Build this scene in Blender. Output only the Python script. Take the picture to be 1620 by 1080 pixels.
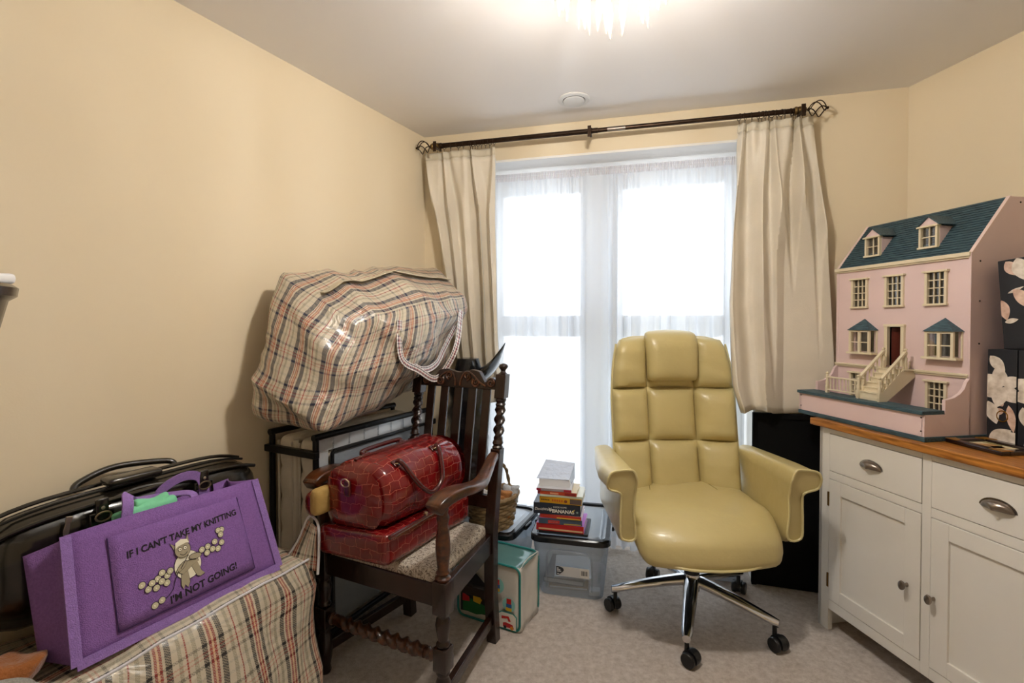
import bpy, bmesh, math, random
from mathutils import Vector, Matrix, noise
random.seed(7)
for o in list(bpy.data.objects): bpy.data.objects.remove(o)
scene = bpy.context.scene
COL = scene.collection
PI = math.pi
R = math.radians

# ------------------------------------------------------------------ camera, world, light, exposure
cam = bpy.data.cameras.new('camera'); camo = bpy.data.objects.new('camera', cam); COL.objects.link(camo)
camo.location = (0, 0, 1.3); camo.rotation_euler = (R(89.0), 0, 0)
cam.sensor_width = 36; cam.lens = 780 / 1620 * 36; cam.shift_y = -14.4 / 1620
cam.clip_start = .02
scene.camera = camo
world = bpy.data.worlds.new('overcast'); scene.world = world; world.use_nodes = True
bg = world.node_tree.nodes['Background']
bg.inputs[0].default_value = (.88, .94, 1, 1); bg.inputs[1].default_value = 1.9
scene.view_settings.view_transform = 'Standard'; scene.view_settings.look = 'None'
scene.view_settings.gamma = 1; scene.view_settings.use_curve_mapping = False
scene.view_settings.exposure = 1.02
LAMP_W = 10.3        # each of the chandelier's bulbs

# room frame (metres): window wall from A to B, left wall direction LW, right wall direction RW
CEIL = 2.40
A = Vector((-.516, 2.934, 0)); B = Vector((1.845, 2.311, 0))
WU = Vector((.9669, -.2551, 0)); WN = Vector((-.2551, -.9669, 0))      # along window wall, into the room
LW = Vector((.457, .8895, 0)); LN = Vector((.8895, -.457, 0))         # left wall: towards the window, into the room
RW = Vector((.1745, -.9847, 0)); RN = Vector((-.9847, -.1745, 0))
def wpt(u, z, d): p = A + WU * u + WN * d; return Vector((p.x, p.y, z))
def lpt(t, v, z): p = A - LW * t + LN * v; return Vector((p.x, p.y, z))

# ------------------------------------------------------------------ materials
def hx(h):
    h = h.lstrip('#'); o = []
    for i in (0, 2, 4):
        c = int(h[i:i+2], 16) / 255; o.append(c / 12.92 if c <= .04045 else ((c + .055) / 1.055) ** 2.4)
    return (*o, 1)
MATS = {}
def N(nt, t, **kw):
    n = nt.nodes.new(t)
    for k, v in kw.items(): setattr(n, k, v)
    return n
def mat(name, col, rough=.5, metal=0, bump=0, bs=60, var=0, vs=6, coat=0, sheen=0, spec=.5, emit=0, stretch=None, col2=None, bd=3):
    if name in MATS: return MATS[name]
    m = bpy.data.materials.new(name); m.use_nodes = True; nt = m.node_tree
    p = nt.nodes['Principled BSDF']; c = hx(col) if isinstance(col, str) else col
    p.inputs['Base Color'].default_value = c; p.inputs['Roughness'].default_value = rough; p.inputs['Metallic'].default_value = metal
    p.inputs['Coat Weight'].default_value = coat; p.inputs['Coat Roughness'].default_value = .12
    p.inputs['Sheen Weight'].default_value = sheen; p.inputs['Specular IOR Level'].default_value = spec
    if emit: p.inputs['Emission Color'].default_value = c; p.inputs['Emission Strength'].default_value = emit
    if var or bump:
        tc = N(nt, 'ShaderNodeTexCoord'); src = tc.outputs['Object']
        if stretch:
            mp = N(nt, 'ShaderNodeMapping'); mp.inputs['Scale'].default_value = stretch
            nt.links.new(src, mp.inputs['Vector']); src = mp.outputs[0]
    if var:
        n = N(nt, 'ShaderNodeTexNoise'); n.inputs['Scale'].default_value = vs; n.inputs['Detail'].default_value = 4
        nt.links.new(src, n.inputs['Vector'])
        r = N(nt, 'ShaderNodeValToRGB'); e = r.color_ramp.elements
        a = [max(0, x * (1 - var)) for x in c[:3]]
        b = [min(1, x * (1 + var)) for x in c[:3]] if col2 is None else hx(col2)[:3]
        e[0].position = .3; e[0].color = (*a, 1); e[1].position = .7; e[1].color = (*b, 1)
        nt.links.new(n.outputs['Fac'], r.inputs[0]); nt.links.new(r.outputs[0], p.inputs['Base Color'])
    if bump:
        n = N(nt, 'ShaderNodeTexNoise'); n.inputs['Scale'].default_value = bs; n.inputs['Detail'].default_value = bd
        nt.links.new(src, n.inputs['Vector'])
        b = N(nt, 'ShaderNodeBump'); b.inputs['Strength'].default_value = bump; b.inputs['Distance'].default_value = .01
        nt.links.new(n.outputs['Fac'], b.inputs['Height']); nt.links.new(b.outputs[0], p.inputs['Normal'])
    MATS[name] = m; return m
def clear_mat(name, tint='#f2f6f8', haze=.3, gloss=.1, rough=.1, translucent=False):
    if name in MATS: return MATS[name]
    m = bpy.data.materials.new(name); m.use_nodes = True; nt = m.node_tree; nt.nodes.clear()
    out = N(nt, 'ShaderNodeOutputMaterial'); tr = N(nt, 'ShaderNodeBsdfTransparent'); tr.inputs[0].default_value = hx(tint)
    df = N(nt, 'ShaderNodeBsdfDiffuse'); df.inputs[0].default_value = hx(tint)
    src = df
    if translucent:
        tl = N(nt, 'ShaderNodeBsdfTranslucent'); tl.inputs[0].default_value = hx(tint)
        mx = N(nt, 'ShaderNodeMixShader'); mx.inputs[0].default_value = .5
        nt.links.new(df.outputs[0], mx.inputs[1]); nt.links.new(tl.outputs[0], mx.inputs[2]); src = mx
    gl = N(nt, 'ShaderNodeBsdfGlossy'); gl.inputs['Roughness'].default_value = rough
    m1 = N(nt, 'ShaderNodeMixShader'); m1.inputs[0].default_value = haze
    nt.links.new(tr.outputs[0], m1.inputs[1]); nt.links.new(src.outputs[0], m1.inputs[2])
    m2 = N(nt, 'ShaderNodeMixShader'); m2.inputs[0].default_value = gloss
    nt.links.new(m1.outputs[0], m2.inputs[1]); nt.links.new(gl.outputs[0], m2.inputs[2])
    nt.links.new(m2.outputs[0], out.inputs[0]); MATS[name] = m; return m
def fabric_light(name, col, trans=.3, bump=.2, bs=300, var=.05):
    """woven cloth that lets some light through"""
    m = mat(name, col, .85, bump=bump, bs=bs, var=var, vs=8); nt = m.node_tree
    p = nt.nodes['Principled BSDF']; out = [n for n in nt.nodes if n.type == 'OUTPUT_MATERIAL'][0]
    tl = N(nt, 'ShaderNodeBsdfTranslucent'); tl.inputs[0].default_value = hx(col)
    mx = N(nt, 'ShaderNodeMixShader'); mx.inputs[0].default_value = trans
    nt.links.new(p.outputs[0], mx.inputs[1]); nt.links.new(tl.outputs[0], mx.inputs[2]); nt.links.new(mx.outputs[0], out.inputs[0])
    return m
def plaid(name, stops, period, weave=.0032, gloss=.3, weft_scale=1.0, weft=None):
    """woven plastic check: warp and weft stripes interleaved by a fine checker of tapes (UV in metres)"""
    m = bpy.data.materials.new(name); m.use_nodes = True; nt = m.node_tree; L = nt.links.new
    p = nt.nodes['Principled BSDF']; p.inputs['Roughness'].default_value = gloss
    uv = N(nt, 'ShaderNodeUVMap'); sp = N(nt, 'ShaderNodeSeparateXYZ'); L(uv.outputs[0], sp.inputs[0])
    cols = []
    for ax, per in (('X', period), ('Y', period * weft_scale)):
        d = N(nt, 'ShaderNodeMath', operation='DIVIDE'); L(sp.outputs[ax], d.inputs[0]); d.inputs[1].default_value = per
        f = N(nt, 'ShaderNodeMath', operation='FRACT'); L(d.outputs[0], f.inputs[0])
        r = N(nt, 'ShaderNodeValToRGB'); r.color_ramp.interpolation = 'CONSTANT'; e = r.color_ramp.elements
        stp = weft if (weft and ax == 'Y') else stops
        e[0].position = 0; e[0].color = hx(stp[0][1]); e[1].position = stp[1][0]; e[1].color = hx(stp[1][1])
        for pos, c in stp[2:]:
            q = e.new(pos); q.color = hx(c)
        L(f.outputs[0], r.inputs[0]); cols.append(r)
    ck = N(nt, 'ShaderNodeTexChecker'); ck.inputs['Scale'].default_value = 1 / weave; L(uv.outputs[0], ck.inputs['Vector'])
    ck.inputs[1].default_value = (.10, .10, .10, 1); ck.inputs[2].default_value = (.56, .56, .56, 1)
    mx = N(nt, 'ShaderNodeMix', data_type='RGBA'); L(ck.outputs['Color'], mx.inputs['Factor'])
    L(cols[0].outputs[0], mx.inputs['A']); L(cols[1].outputs[0], mx.inputs['B']); L(mx.outputs['Result'], p.inputs['Base Color'])
    b = N(nt, 'ShaderNodeBump'); b.inputs['Strength'].default_value = .25; b.inputs['Distance'].default_value = .002
    L(ck.outputs['Fac'], b.inputs['Height'])
    tc = N(nt, 'ShaderNodeTexCoord'); nz = N(nt, 'ShaderNodeTexNoise'); nz.inputs['Scale'].default_value = 9; nz.inputs['Detail'].default_value = 3; nz.inputs['Distortion'].default_value = 1.2
    L(tc.outputs['Object'], nz.inputs['Vector'])
    b2 = N(nt, 'ShaderNodeBump'); b2.inputs['Strength'].default_value = .55; b2.inputs['Distance'].default_value = .03
    L(nz.outputs['Fac'], b2.inputs['Height']); L(b.outputs[0], b2.inputs['Normal']); L(b2.outputs[0], p.inputs['Normal'])
    p.inputs['Coat Weight'].default_value = .25; p.inputs['Coat Roughness'].default_value = .15
    return m

# ------------------------------------------------------------------ geometry collector
class G:
    def __init__(s): s.v = []; s.f = []; s.uv = []
    def add(s, vs, fs, uvs=None):
        o = len(s.v); s.v += [tuple(v) for v in vs]; s.f += [tuple(i + o for i in f) for f in fs]
        s.uv += uvs if uvs else [None] * len(fs); return s
    def box(s, x0, x1, y0, y1, z0, z1, M=None):
        vs = [Vector((x, y, z)) for z in (z0, z1) for y in (y0, y1) for x in (x0, x1)]
        if M: vs = [M @ v for v in vs]
        return s.add(vs, [(0, 2, 3, 1), (4, 5, 7, 6), (0, 1, 5, 4), (2, 6, 7, 3), (0, 4, 6, 2), (1, 3, 7, 5)])
    def loft(s, rings, closed=True, caps=True, loop=False):
        n = len(rings[0]); vs = [v for r in rings for v in r]; fs = []
        m = len(rings)
        for i in range(m if loop else m - 1):
            j = (i + 1) % m
            for k in range(n if closed else n - 1):
                l = (k + 1) % n; fs.append((i * n + k, i * n + l, j * n + l, j * n + k))
        if caps and closed and not loop:
            fs.append(tuple(reversed(range(n)))); fs.append(tuple((m - 1) * n + k for k in range(n)))
        return s.add(vs, fs)
    def tube(s, path, rad, n=8, loop=False, caps=True, flat=None, upv=None):
        P = [Vector(p) for p in path]; m = len(P)
        rs = rad if isinstance(rad, (list, tuple)) else [rad] * m
        rings = []; prev = None
        for i in range(m):
            t = (P[(i + 1) % m] - P[i - 1]) if (loop or 0 < i < m - 1) else (P[1] - P[0] if i == 0 else P[-1] - P[-2])
            t.normalize()
            if prev is None:
                u = Vector(upv) if upv else (Vector((0, 0, 1)) if abs(t.z) < .9 else Vector((1, 0, 0)))
            else: u = prev
            u = (u - t * u.dot(t)).normalized(); prev = u; w = t.cross(u)
            fl = flat or (1, 1)
            rings.append([P[i] + (u * math.cos(2 * PI * k / n) * fl[0] + w * math.sin(2 * PI * k / n) * fl[1]) * rs[i] for k in range(n)])
        return s.loft(rings, True, caps, loop)
    def ribbon(s, path, w, th, upv=(0, 0, 1), loop=False):
        """rectangular strip: w across, th thick; upv is the thickness direction"""
        P = [Vector(p) for p in path]; m = len(P); rings = []
        ws = w if isinstance(w, (list, tuple)) else [w] * m
        ths = th if isinstance(th, (list, tuple)) else [th] * m
        prev = Vector(upv)
        for i in range(m):
            t = (P[(i + 1) % m] - P[i - 1]) if (loop or 0 < i < m - 1) else (P[1] - P[0] if i == 0 else P[-1] - P[-2])
            t.normalize(); u = (prev - t * prev.dot(t)).normalized(); prev = u; x = t.cross(u)
            a, b = ws[i] / 2, ths[i] / 2
            rings.append([P[i] + x * a + u * b, P[i] - x * a + u * b, P[i] - x * a - u * b, P[i] + x * a - u * b])
        return s.loft(rings, True, True, loop)
    def lathe(s, prof, n=16, c=(0, 0, 0), M=None, caps=True):
        rings = []
        for r, z in prof:
            rg = [Vector((r * math.cos(2 * PI * k / n), r * math.sin(2 * PI * k / n), z)) for k in range(n)]
            if M: rg = [M @ v for v in rg]
            rings.append([v + Vector(c) for v in rg])
        return s.loft(rings, True, caps)
    def prism(s, poly, d0, d1, M=None):
        """polygon in local XY extruded from z=d0 to z=d1, placed by M"""
        n = len(poly); vs = [Vector((x, y, d)) for d in (d0, d1) for x, y in poly]
        if M: vs = [M @ v for v in vs]
        return s.add(vs, [tuple(reversed(range(n))), tuple(range(n, 2 * n))] + [(k, (k + 1) % n, n + (k + 1) % n, n + k) for k in range(n)])
    def rbox(s, half, r, m=(2, 2, 2), post=None, c=(0, 0, 0)):
        """rounded box on a lattice; post(p)->p deforms; UV in metres"""
        def co(h, r, m):
            r = min(r, h * .98); e = [0, .12 * r, .4 * r, r]
            lo = [-h + x for x in e]; hi = [h - x for x in reversed(e)]
            mid = [lo[-1] + (hi[0] - lo[-1]) * (i + 1) / (m + 1) for i in range(m)]
            return lo + mid + hi
        X, Y, Z = (co(half[i], min(r, min(half)), m[i]) for i in range(3))
        rr = min(r, min(half) * .98); idx = {}; vs = []; fs = []; uvs = []
        def vert(i, j, k):
            key = (i, j, k)
            if key in idx: return idx[key]
            p = Vector((X[i], Y[j], Z[k]))
            q = Vector([max(-(half[a] - rr), min(half[a] - rr, p[a])) for a in range(3)]); d = p - q
            if d.length > 1e-9: p = q + d.normalized() * rr
            p = p + Vector(c)
            if post: p = post(p)
            idx[key] = len(vs); vs.append(p); return idx[key]
        nx, ny, nz = len(X), len(Y), len(Z)
        def quad(a, b, c_, d, u): fs.append((vert(*a), vert(*b), vert(*c_), vert(*d))); uvs.append(u)
        for i in range(nx - 1):
            for j in range(ny - 1):
                u = [(X[i], Y[j]), (X[i + 1], Y[j]), (X[i + 1], Y[j + 1]), (X[i], Y[j + 1])]
                quad((i, j, nz - 1), (i + 1, j, nz - 1), (i + 1, j + 1, nz - 1), (i, j + 1, nz - 1), u)
                quad((i, j + 1, 0), (i + 1, j + 1, 0), (i + 1, j, 0), (i, j, 0), [u[3], u[2], u[1], u[0]])
            for k in range(nz - 1):
                u = [(X[i], Z[k]), (X[i + 1], Z[k]), (X[i + 1], Z[k + 1]), (X[i], Z[k + 1])]
                quad((i, 0, k), (i + 1, 0, k), (i + 1, 0, k + 1), (i, 0, k + 1), u)
                quad((i, ny - 1, k + 1), (i + 1, ny - 1, k + 1), (i + 1, ny - 1, k), (i, ny - 1, k), [u[3], u[2], u[1], u[0]])
        for j in range(ny - 1):
            for k in range(nz - 1):
                u = [(Y[j], Z[k]), (Y[j], Z[k + 1]), (Y[j + 1], Z[k + 1]), (Y[j + 1], Z[k])]
                quad((0, j, k), (0, j, k + 1), (0, j + 1, k + 1), (0, j + 1, k), u)
                quad((nx - 1, j + 1, k), (nx - 1, j + 1, k + 1), (nx - 1, j, k + 1), (nx - 1, j, k), [u[3], u[2], u[1], u[0]])
        return s.add(vs, fs, uvs)
    def mesh(s, name, smooth=False):
        me = bpy.data.meshes.new(name); me.from_pydata(s.v, [], s.f)
        if any(s.uv):
            l = me.uv_layers.new(name='UVMap'); k = 0
            for f, u in zip(s.f, s.uv):
                for i in range(len(f)):
                    l.data[k].uv = u[i] if u else (0, 0); k += 1
        if smooth: me.polygons.foreach_set('use_smooth', [True] * len(me.polygons))
        me.update(); return me
    def build(s, name, m, parent=None, smooth=False, bevel=0, sub=0, label=None, seg=2, fix=True):
        me = s.mesh(name, smooth)
        if fix:
            bm = bmesh.new(); bm.from_mesh(me); bmesh.ops.recalc_face_normals(bm, faces=bm.faces[:]); bm.to_mesh(me); bm.free()
        me.materials.append(m); o = bpy.data.objects.new(name, me); COL.objects.link(o)
        if parent: o.parent = parent
        if bevel:
            b = o.modifiers.new('bevel', 'BEVEL'); b.width = bevel; b.segments = seg; b.limit_method = 'ANGLE'; b.angle_limit = R(40)
        if sub:
            b = o.modifiers.new('sub', 'SUBSURF'); b.levels = sub; b.render_levels = sub
        if smooth and bevel == 0 and sub == 0: autosmooth(o)
        if label: o['label'] = label
        return o
def autosmooth(o, ang=42):
    me = o.data; bm = bmesh.new(); bm.from_mesh(me)
    for e in bm.edges:
        if len(e.link_faces) == 2 and e.calc_face_angle(0) > R(ang): e.smooth = False
    bm.to_mesh(me); bm.free()
def thing(name, label, cat, loc=(0, 0, 0), rz=0, group=None):
    o = bpy.data.objects.new(name, None); COL.objects.link(o); o.empty_display_size = .05
    o.location = loc; o.rotation_euler = (0, 0, rz); o['label'] = label; o['category'] = cat
    if group: o['group'] = group
    return o
def tag(o, label, cat, group=None, kind=None):
    o['label'] = label
    if cat: o['category'] = cat
    if group: o['group'] = group
    if kind: o['kind'] = kind
    return o
def struct(o, label=None):
    o['kind'] = 'structure'
    if label: o['label'] = label
    return o
def share(name, me, parent, loc=(0, 0, 0), rot=(0, 0, 0), scale=(1, 1, 1)):
    o = bpy.data.objects.new(name, me); COL.objects.link(o); o.parent = parent
    o.location = loc; o.rotation_euler = rot; o.scale = scale; return o
def text(body, size, m, parent, M, name='lettering', depth=.0003, align='LEFT', shear=0, space=1, thick=0):
    cu = bpy.data.curves.new('t', 'FONT'); cu.body = body; cu.size = size; cu.align_x = align; cu.extrude = depth; cu.shear = shear
    cu.space_character = space; cu.offset = thick; cu.resolution_u = 3
    t = bpy.data.objects.new('t', cu); COL.objects.link(t); bpy.context.view_layer.update()
    me = bpy.data.meshes.new_from_object(t.evaluated_get(bpy.context.evaluated_depsgraph_get()))
    bpy.data.objects.remove(t); bpy.data.curves.remove(cu)
    me.transform(M); me.materials.clear(); me.materials.append(m); me.name = name
    o = bpy.data.objects.new(name, me); COL.objects.link(o); o.parent = parent; return o
def disc_pts(cx, cy, rx, ry, n=18, a0=0, rot=0):
    o = []
    for k in range(n):
        t = a0 + 2 * PI * k / n; x, y = rx * math.cos(t), ry * math.sin(t)
        o.append((cx + x * math.cos(rot) - y * math.sin(rot), cy + x * math.sin(rot) + y * math.cos(rot)))
    return o
def face_M(origin, xdir, ydir):
    x = Vector(xdir).normalized(); y = Vector(ydir); y = (y - x * y.dot(x)).normalized(); z = x.cross(y)
    return Matrix(((x.x, y.x, z.x, origin[0]), (x.y, y.y, z.y, origin[1]), (x.z, y.z, z.z, origin[2]), (0, 0, 0, 1)))
def lerp(a, b, t): return a + (b - a) * t
def interp(tab, x):
    if x <= tab[0][0]: return tab[0][1]
    for (a, p), (b, q) in zip(tab, tab[1:]):
        if x <= b: return p + (q - p) * (x - a) / (b - a)
    return tab[-1][1]
def smooth_path(pts, n=6):
    """Catmull-Rom through pts"""
    P = [Vector(p) for p in pts]; out = []
    for i in range(len(P) - 1):
        p0 = P[max(0, i - 1)]; p1 = P[i]; p2 = P[i + 1]; p3 = P[min(len(P) - 1, i + 2)]
        for k in range(n):
            t = k / n; out.append(.5 * ((2 * p1) + (p2 - p0) * t + (2 * p0 - 5 * p1 + 4 * p2 - p3) * t * t + (3 * p1 - p0 - 3 * p2 + p3) * t ** 3))
    out.append(P[-1]); return out
def fbm(p, s, o=0): return noise.noise(Vector((p[0] * s + o, p[1] * s - o, p[2] * s + 2 * o)))
# sky portal in the window opening: guides daylight sampling, gives off nothing itself
pl = bpy.data.lights.new('sky_portal', 'AREA'); pl.shape = 'RECTANGLE'; pl.size = 1.5; pl.size_y = 2.2
po = bpy.data.objects.new('sky_portal', pl); COL.objects.link(po); po.location = wpt(1.045, 1.1, -.38)
po.rotation_euler = WN.to_track_quat('-Z', 'Z').to_euler()
pl.cycles.is_portal = True

# ------------------------------------------------------------------ the room
M_wall = mat('magnolia_paint', '#ebdcbf', .75, bump=.03, bs=180)
M_white = mat('white_paint', '#f1efec', .6)
M_ceil = mat('ceiling_paint', '#f3f0ef', .8, bump=.02, bs=150)
M_upvc = mat('white_upvc', '#f0f2f5', .3)
def carpet_mat():
    m = mat('carpet', '#d3c8bb', .95, sheen=.3, var=.16, vs=260); nt = m.node_tree; p = nt.nodes['Principled BSDF']
    tc = N(nt, 'ShaderNodeTexCoord')
    n1 = N(nt, 'ShaderNodeTexNoise'); n1.inputs['Scale'].default_value = 420; n1.inputs['Detail'].default_value = 2
    n2 = N(nt, 'ShaderNodeTexNoise'); n2.inputs['Scale'].default_value = 9; n2.inputs['Detail'].default_value = 5
    ad = N(nt, 'ShaderNodeMath', operation='MULTIPLY_ADD'); ad.inputs[1].default_value = 1.2
    for n in (n1, n2): nt.links.new(tc.outputs['Object'], n.inputs['Vector'])
    nt.links.new(n2.outputs['Fac'], ad.inputs[0]); nt.links.new(n1.outputs['Fac'], ad.inputs[2])
    n3 = N(nt, 'ShaderNodeTexNoise'); n3.inputs['Scale'].default_value = 38; n3.inputs['Detail'].default_value = 9; n3.inputs['Roughness'].default_value = .75
    rr = N(nt, 'ShaderNodeValToRGB'); rr.color_ramp.elements[0].position = .36; rr.color_ramp.elements[0].color = hx('#bdab9a'); rr.color_ramp.elements[1].position = .62; rr.color_ramp.elements[1].color = hx('#e2d5c8')
    nt.links.new(tc.outputs['Object'], n3.inputs['Vector']); nt.links.new(n3.outputs['Fac'], rr.inputs[0]); nt.links.new(rr.outputs[0], p.inputs['Base Color'])
    b = N(nt, 'ShaderNodeBump'); b.inputs['Strength'].default_value = .8; b.inputs['Distance'].default_value = .010
    nt.links.new(ad.outputs[0], b.inputs['Height']); nt.links.new(b.outputs[0], p.inputs['Normal'])
    return m
BACK = -1.2
LB = A - LW * ((A.y - BACK) / LW.y); RB = B + RW * ((BACK - B.y) / RW.y)
fl = [lpt(0, 0, 0), wpt(0, 0, -.45), wpt(2.442, 0, -.45), B, RB, LB]
g = G(); g.prism([(p.x, p.y) for p in [LB + LN * -.1, A - LN * .1 + WU * 0, wpt(0, 0, -.42), wpt(2.55, 0, -.42), RB - RN * .1]], -.1, 0)
struct(g.build('floor', carpet_mat()), 'beige grey cut pile carpet')
g = G(); g.prism([(p.x, p.y) for p in [LB + LN * -.1, A - LN * .1 + WU * 0, wpt(0, 0, -.3), wpt(2.55, 0, -.3), RB - RN * .1]], CEIL, CEIL + .1)
struct(g.build('ceiling', M_ceil), 'plain off-white ceiling')
g = G(); g.prism([(p.x, p.y) for p in [LB, A, A - LN * .1, LB - LN * .1]], 0, CEIL); struct(g.build('wall_left', M_wall), 'cream painted plain wall')
g = G(); g.prism([(p.x, p.y) for p in [B, RB, RB - RN * .1, B - RN * .1]], 0, CEIL); struct(g.build('wall_right', M_wall), 'cream painted wall behind the sideboard')
g = G(); g.box(LB.x - .1, RB.x + .1, BACK - .1, BACK, 0, CEIL); struct(g.build('wall_back', M_wall))
OU0, OU1, OZ = .30, 1.80, 2.228
WM = Matrix(((WU.x, WN.x, 0, A.x), (WU.y, WN.y, 0, A.y), (0, 0, 1, 0), (0, 0, 0, 1)))   # (u, d, z) -> world
g = G(); g.box(-.05, OU0, -.34, 0, 0, CEIL, WM); g.box(OU1, 2.55, -.34, 0, 0, CEIL, WM); g.box(OU0, OU1, -.34, 0, OZ, CEIL, WM)
struct(g.build('wall_window', M_wall), 'cream painted wall with the tall window opening')
g = G(); g.box(OU0, OU1, -.34, -.001, OZ - .012, OZ, WM); struct(g.build('trim_1', M_white), 'white plaster soffit over the window')
g = G(); g.box(OU0, OU0 + .01, -.34, -.001, 0, OZ - .012, WM); struct(g.build('trim_2', M_white))
g = G(); g.box(OU1 - .01, OU1, -.34, -.001, 0, OZ - .012, WM); struct(g.build('trim_3', M_white))

# window: two tall casements, each with a fixed light above and below a transom
win = thing('window_1', 'tall white framed double window behind the net curtain', 'window'); del win['category']; struct(win)
win.matrix_world = Matrix.Identity(4)
D0, D1 = -.335, -.275
def wbox(name, u0, u1, z0, z1, d0=D0, d1=D1, m=M_upvc, par=win, bev=.006):
    return G().box(u0, u1, d0, d1, z0, z1, WM).build(name, m, par, bevel=bev)
wbox('frame_jamb', OU0 + .01, .345, 0.02, 2.215); wbox('frame_jamb', 1.74, OU1 - .01, .02, 2.215)
wbox('frame_head', .345, 1.74, 2.115, 2.215); wbox('frame_sill', .345, 1.74, .02, .12)
wbox('mullion', .965, 1.055, .12, 2.115, D0 + .004, D1 + .012)
M_glass = clear_mat('window_glass', '#ffffff', 0.0, .05, .0)
for a, b in ((.345, .965), (1.055, 1.74)):
    wbox('sash_stile', a, a + .06 if a < .5 else a + .08, .12, 2.115, D0 + .01, D1 - .006)
    wbox('sash_stile', b - .08 if a < .5 else b - .05, b, .12, 2.115, D0 + .01, D1 - .006)
    wbox('transom', a + .05, b - .05, 1.235, 1.35, D0 + .008, D1 - .004)
    wbox('glazing_rail', a + .06, b - .06, 2.09, 2.115, D0 + .01, D1 - .008); wbox('glazing_rail', a + .06, b - .06, .12, .17, D0 + .01, D1 - .008)
    wbox('glazing_rail', a + .06, b - .06, 1.222, 1.234, D0 + .015, D1 + .012)
    for z0, z1 in ((.17, 1.23), (1.35, 2.1)):
        wbox('pane', a + .05, b - .05, z0, z1, -.309, -.303, M_glass, bev=0)
wbox('handle', 1.075, 1.1, 1.02, 1.14, D1, D1 + .03, mat('handle_white', '#e6e6e6', .3), bev=.008)
# pavement outside, just below the floor
g = G(); g.box(-6, 8, -9, -.46, -.2, -.12, WM); struct(g.build('ground_outside', mat('pale_paving', '#f1f1ee', .9, var=.1)), 'pale paving outside the window')

# ------------------------------------------------------------------ net curtain
def wave_sheet(u0f, u1f, z0, z1, dfun, nu=220, nz=30):
    g = G(); vs = []; fs = []; uv = []
    for j in range(nz + 1):
        w = j / nz; z = lerp(z0, z1, w)
        for i in range(nu + 1):
            s = i / nu; u = lerp(u0f(z), u1f(z), s); du, d = dfun(s, z)
            vs.append(WM @ Vector((u + du, d, z)))
    for j in range(nz):
        for i in range(nu):
            a = j * (nu + 1) + i; fs.append((a, a + 1, a + nu + 2, a + nu + 1))
            uv.append([(i / nu, j / nz)] * 4)
    return g.add(vs, fs)
M_net = clear_mat('net_voile', '#eef1f5', .74, .0, translucent=True)
def netd(s, z):
    w = min(1, max(0, (2.17 - z) / .5))
    ph = 60 * s + 4 * noise.noise(Vector((s * 9, 0, 3.1)))
    big = .5 + .5 * noise.noise(Vector((s * 7, z * .35, 8.2)))
    return 0.006 * math.sin(ph * 2.3) * w, -.17 + (.006 + .034 * w * big) * math.sin(ph * 1.7 + z * .25) + .004 * math.sin(ph * 5.1)
net = thing('net_curtain', 'sheer white net curtain hanging to the carpet across the window', 'net curtain')
o = wave_sheet(lambda z: OU0 + .02, lambda z: OU1 - .02, .015, 2.165, netd, 520, 24).build('voile', M_net, net, smooth=True, fix=False)
def headd(s, z): return 0, -.164 + .005 * math.sin(s * 900)
wave_sheet(lambda z: OU0 + .02, lambda z: OU1 - .02, 2.15, 2.195, headd, 620, 2).build('gathered_heading', clear_mat('net_heading', '#f6f4f6', .65, .0, translucent=True), net, smooth=True, fix=False)
G().tube([WM @ Vector((OU0 + .012, -.17, 2.178)), WM @ Vector((OU1 - .012, -.17, 2.178))], .003, 6).build('curtain_wire', M_upvc, net)

# ------------------------------------------------------------------ curtain pole
M_bronze = mat('aged_bronze', '#3a2c22', .35, .85, var=.3, vs=40)
M_brass = mat('antique_brass', '#77603a', .35, .85, var=.2, vs=30)
pole = thing('curtain_pole', 'long dark bronze curtain pole with twisted cage finials above the window', 'curtain pole', wpt(1.01, 2.307, .09))
pole.rotation_euler = (0, 0, math.atan2(WU.y, WU.x))
RX = Matrix.Rotation(PI / 2, 4, 'Y')
def pu(u): return u - 1.01
G().tube([(pu(.08), 0, 0), (pu(1.02), 0, 0)], .0135, 16).build('rod', M_bronze, pole, smooth=True)
G().tube([(pu(1.01), 0, 0), (pu(1.99), 0, 0)], .0115, 16).build('rod', M_bronze, pole, smooth=True)
G().tube([(pu(1.07), 0, 0), (pu(1.16), 0, 0)], .0125, 16).build('joint_sleeve', mat('pewter', '#8b8178', .35, .9), pole, smooth=True)
for u, s in ((.086, -1), (1.985, 1)):
    fin = G().lathe([(.017, 0), (.019, .008), (.015, .014), (.018, .02), (.017, .045)], 16, M=RX).build('end_cap', M_brass, pole, smooth=True)
    fin.location = (pu(u) - (.045 if s > 0 else 0), 0, 0)
    g = G()
    for k in range(4):
        pts = []
        for q in range(15):
            t = q / 14; a = 2 * PI * k / 4 + t * PI * .9; r = .034 * math.sin(PI * t) ** .75 + .004
            pts.append((s * (.004 + .072 * t), r * math.cos(a), r * math.sin(a)))
        g.tube(pts, .0026, 6)
    g.lathe([(.001, -.004), (.009, 0), (.009, .006), (.001, .01)], 10, c=(s * .0, 0, 0), M=RX)
    g.lathe([(.001, -.007), (.006, -.004), (.007, 0), (.006, .004), (.001, .007)], 10, c=(s * .082, 0, 0), M=RX)
    f = g.build('finial', M_bronze, pole, smooth=True); f.location = (pu(u) + s * .012, 0, 0)
for u in (.14, .985, 1.955):
    g = G(); g.tube([(0, 0, -.016), (0, 0, -.02), (0, .0, -.03)], .004, 8); g.lathe([(.016, -.006), (.0165, .006)], 14, M=RX)
    g.box(-.006, .006, -.089, .0, -.033, -.027); g.box(-.009, .009, -.0895, -.085, -.06, -.005)
    b = g.build('bracket', M_bronze, pole, bevel=.001); b.location = (pu(u), 0, 0); b.rotation_euler = (0, 0, 0)
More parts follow.
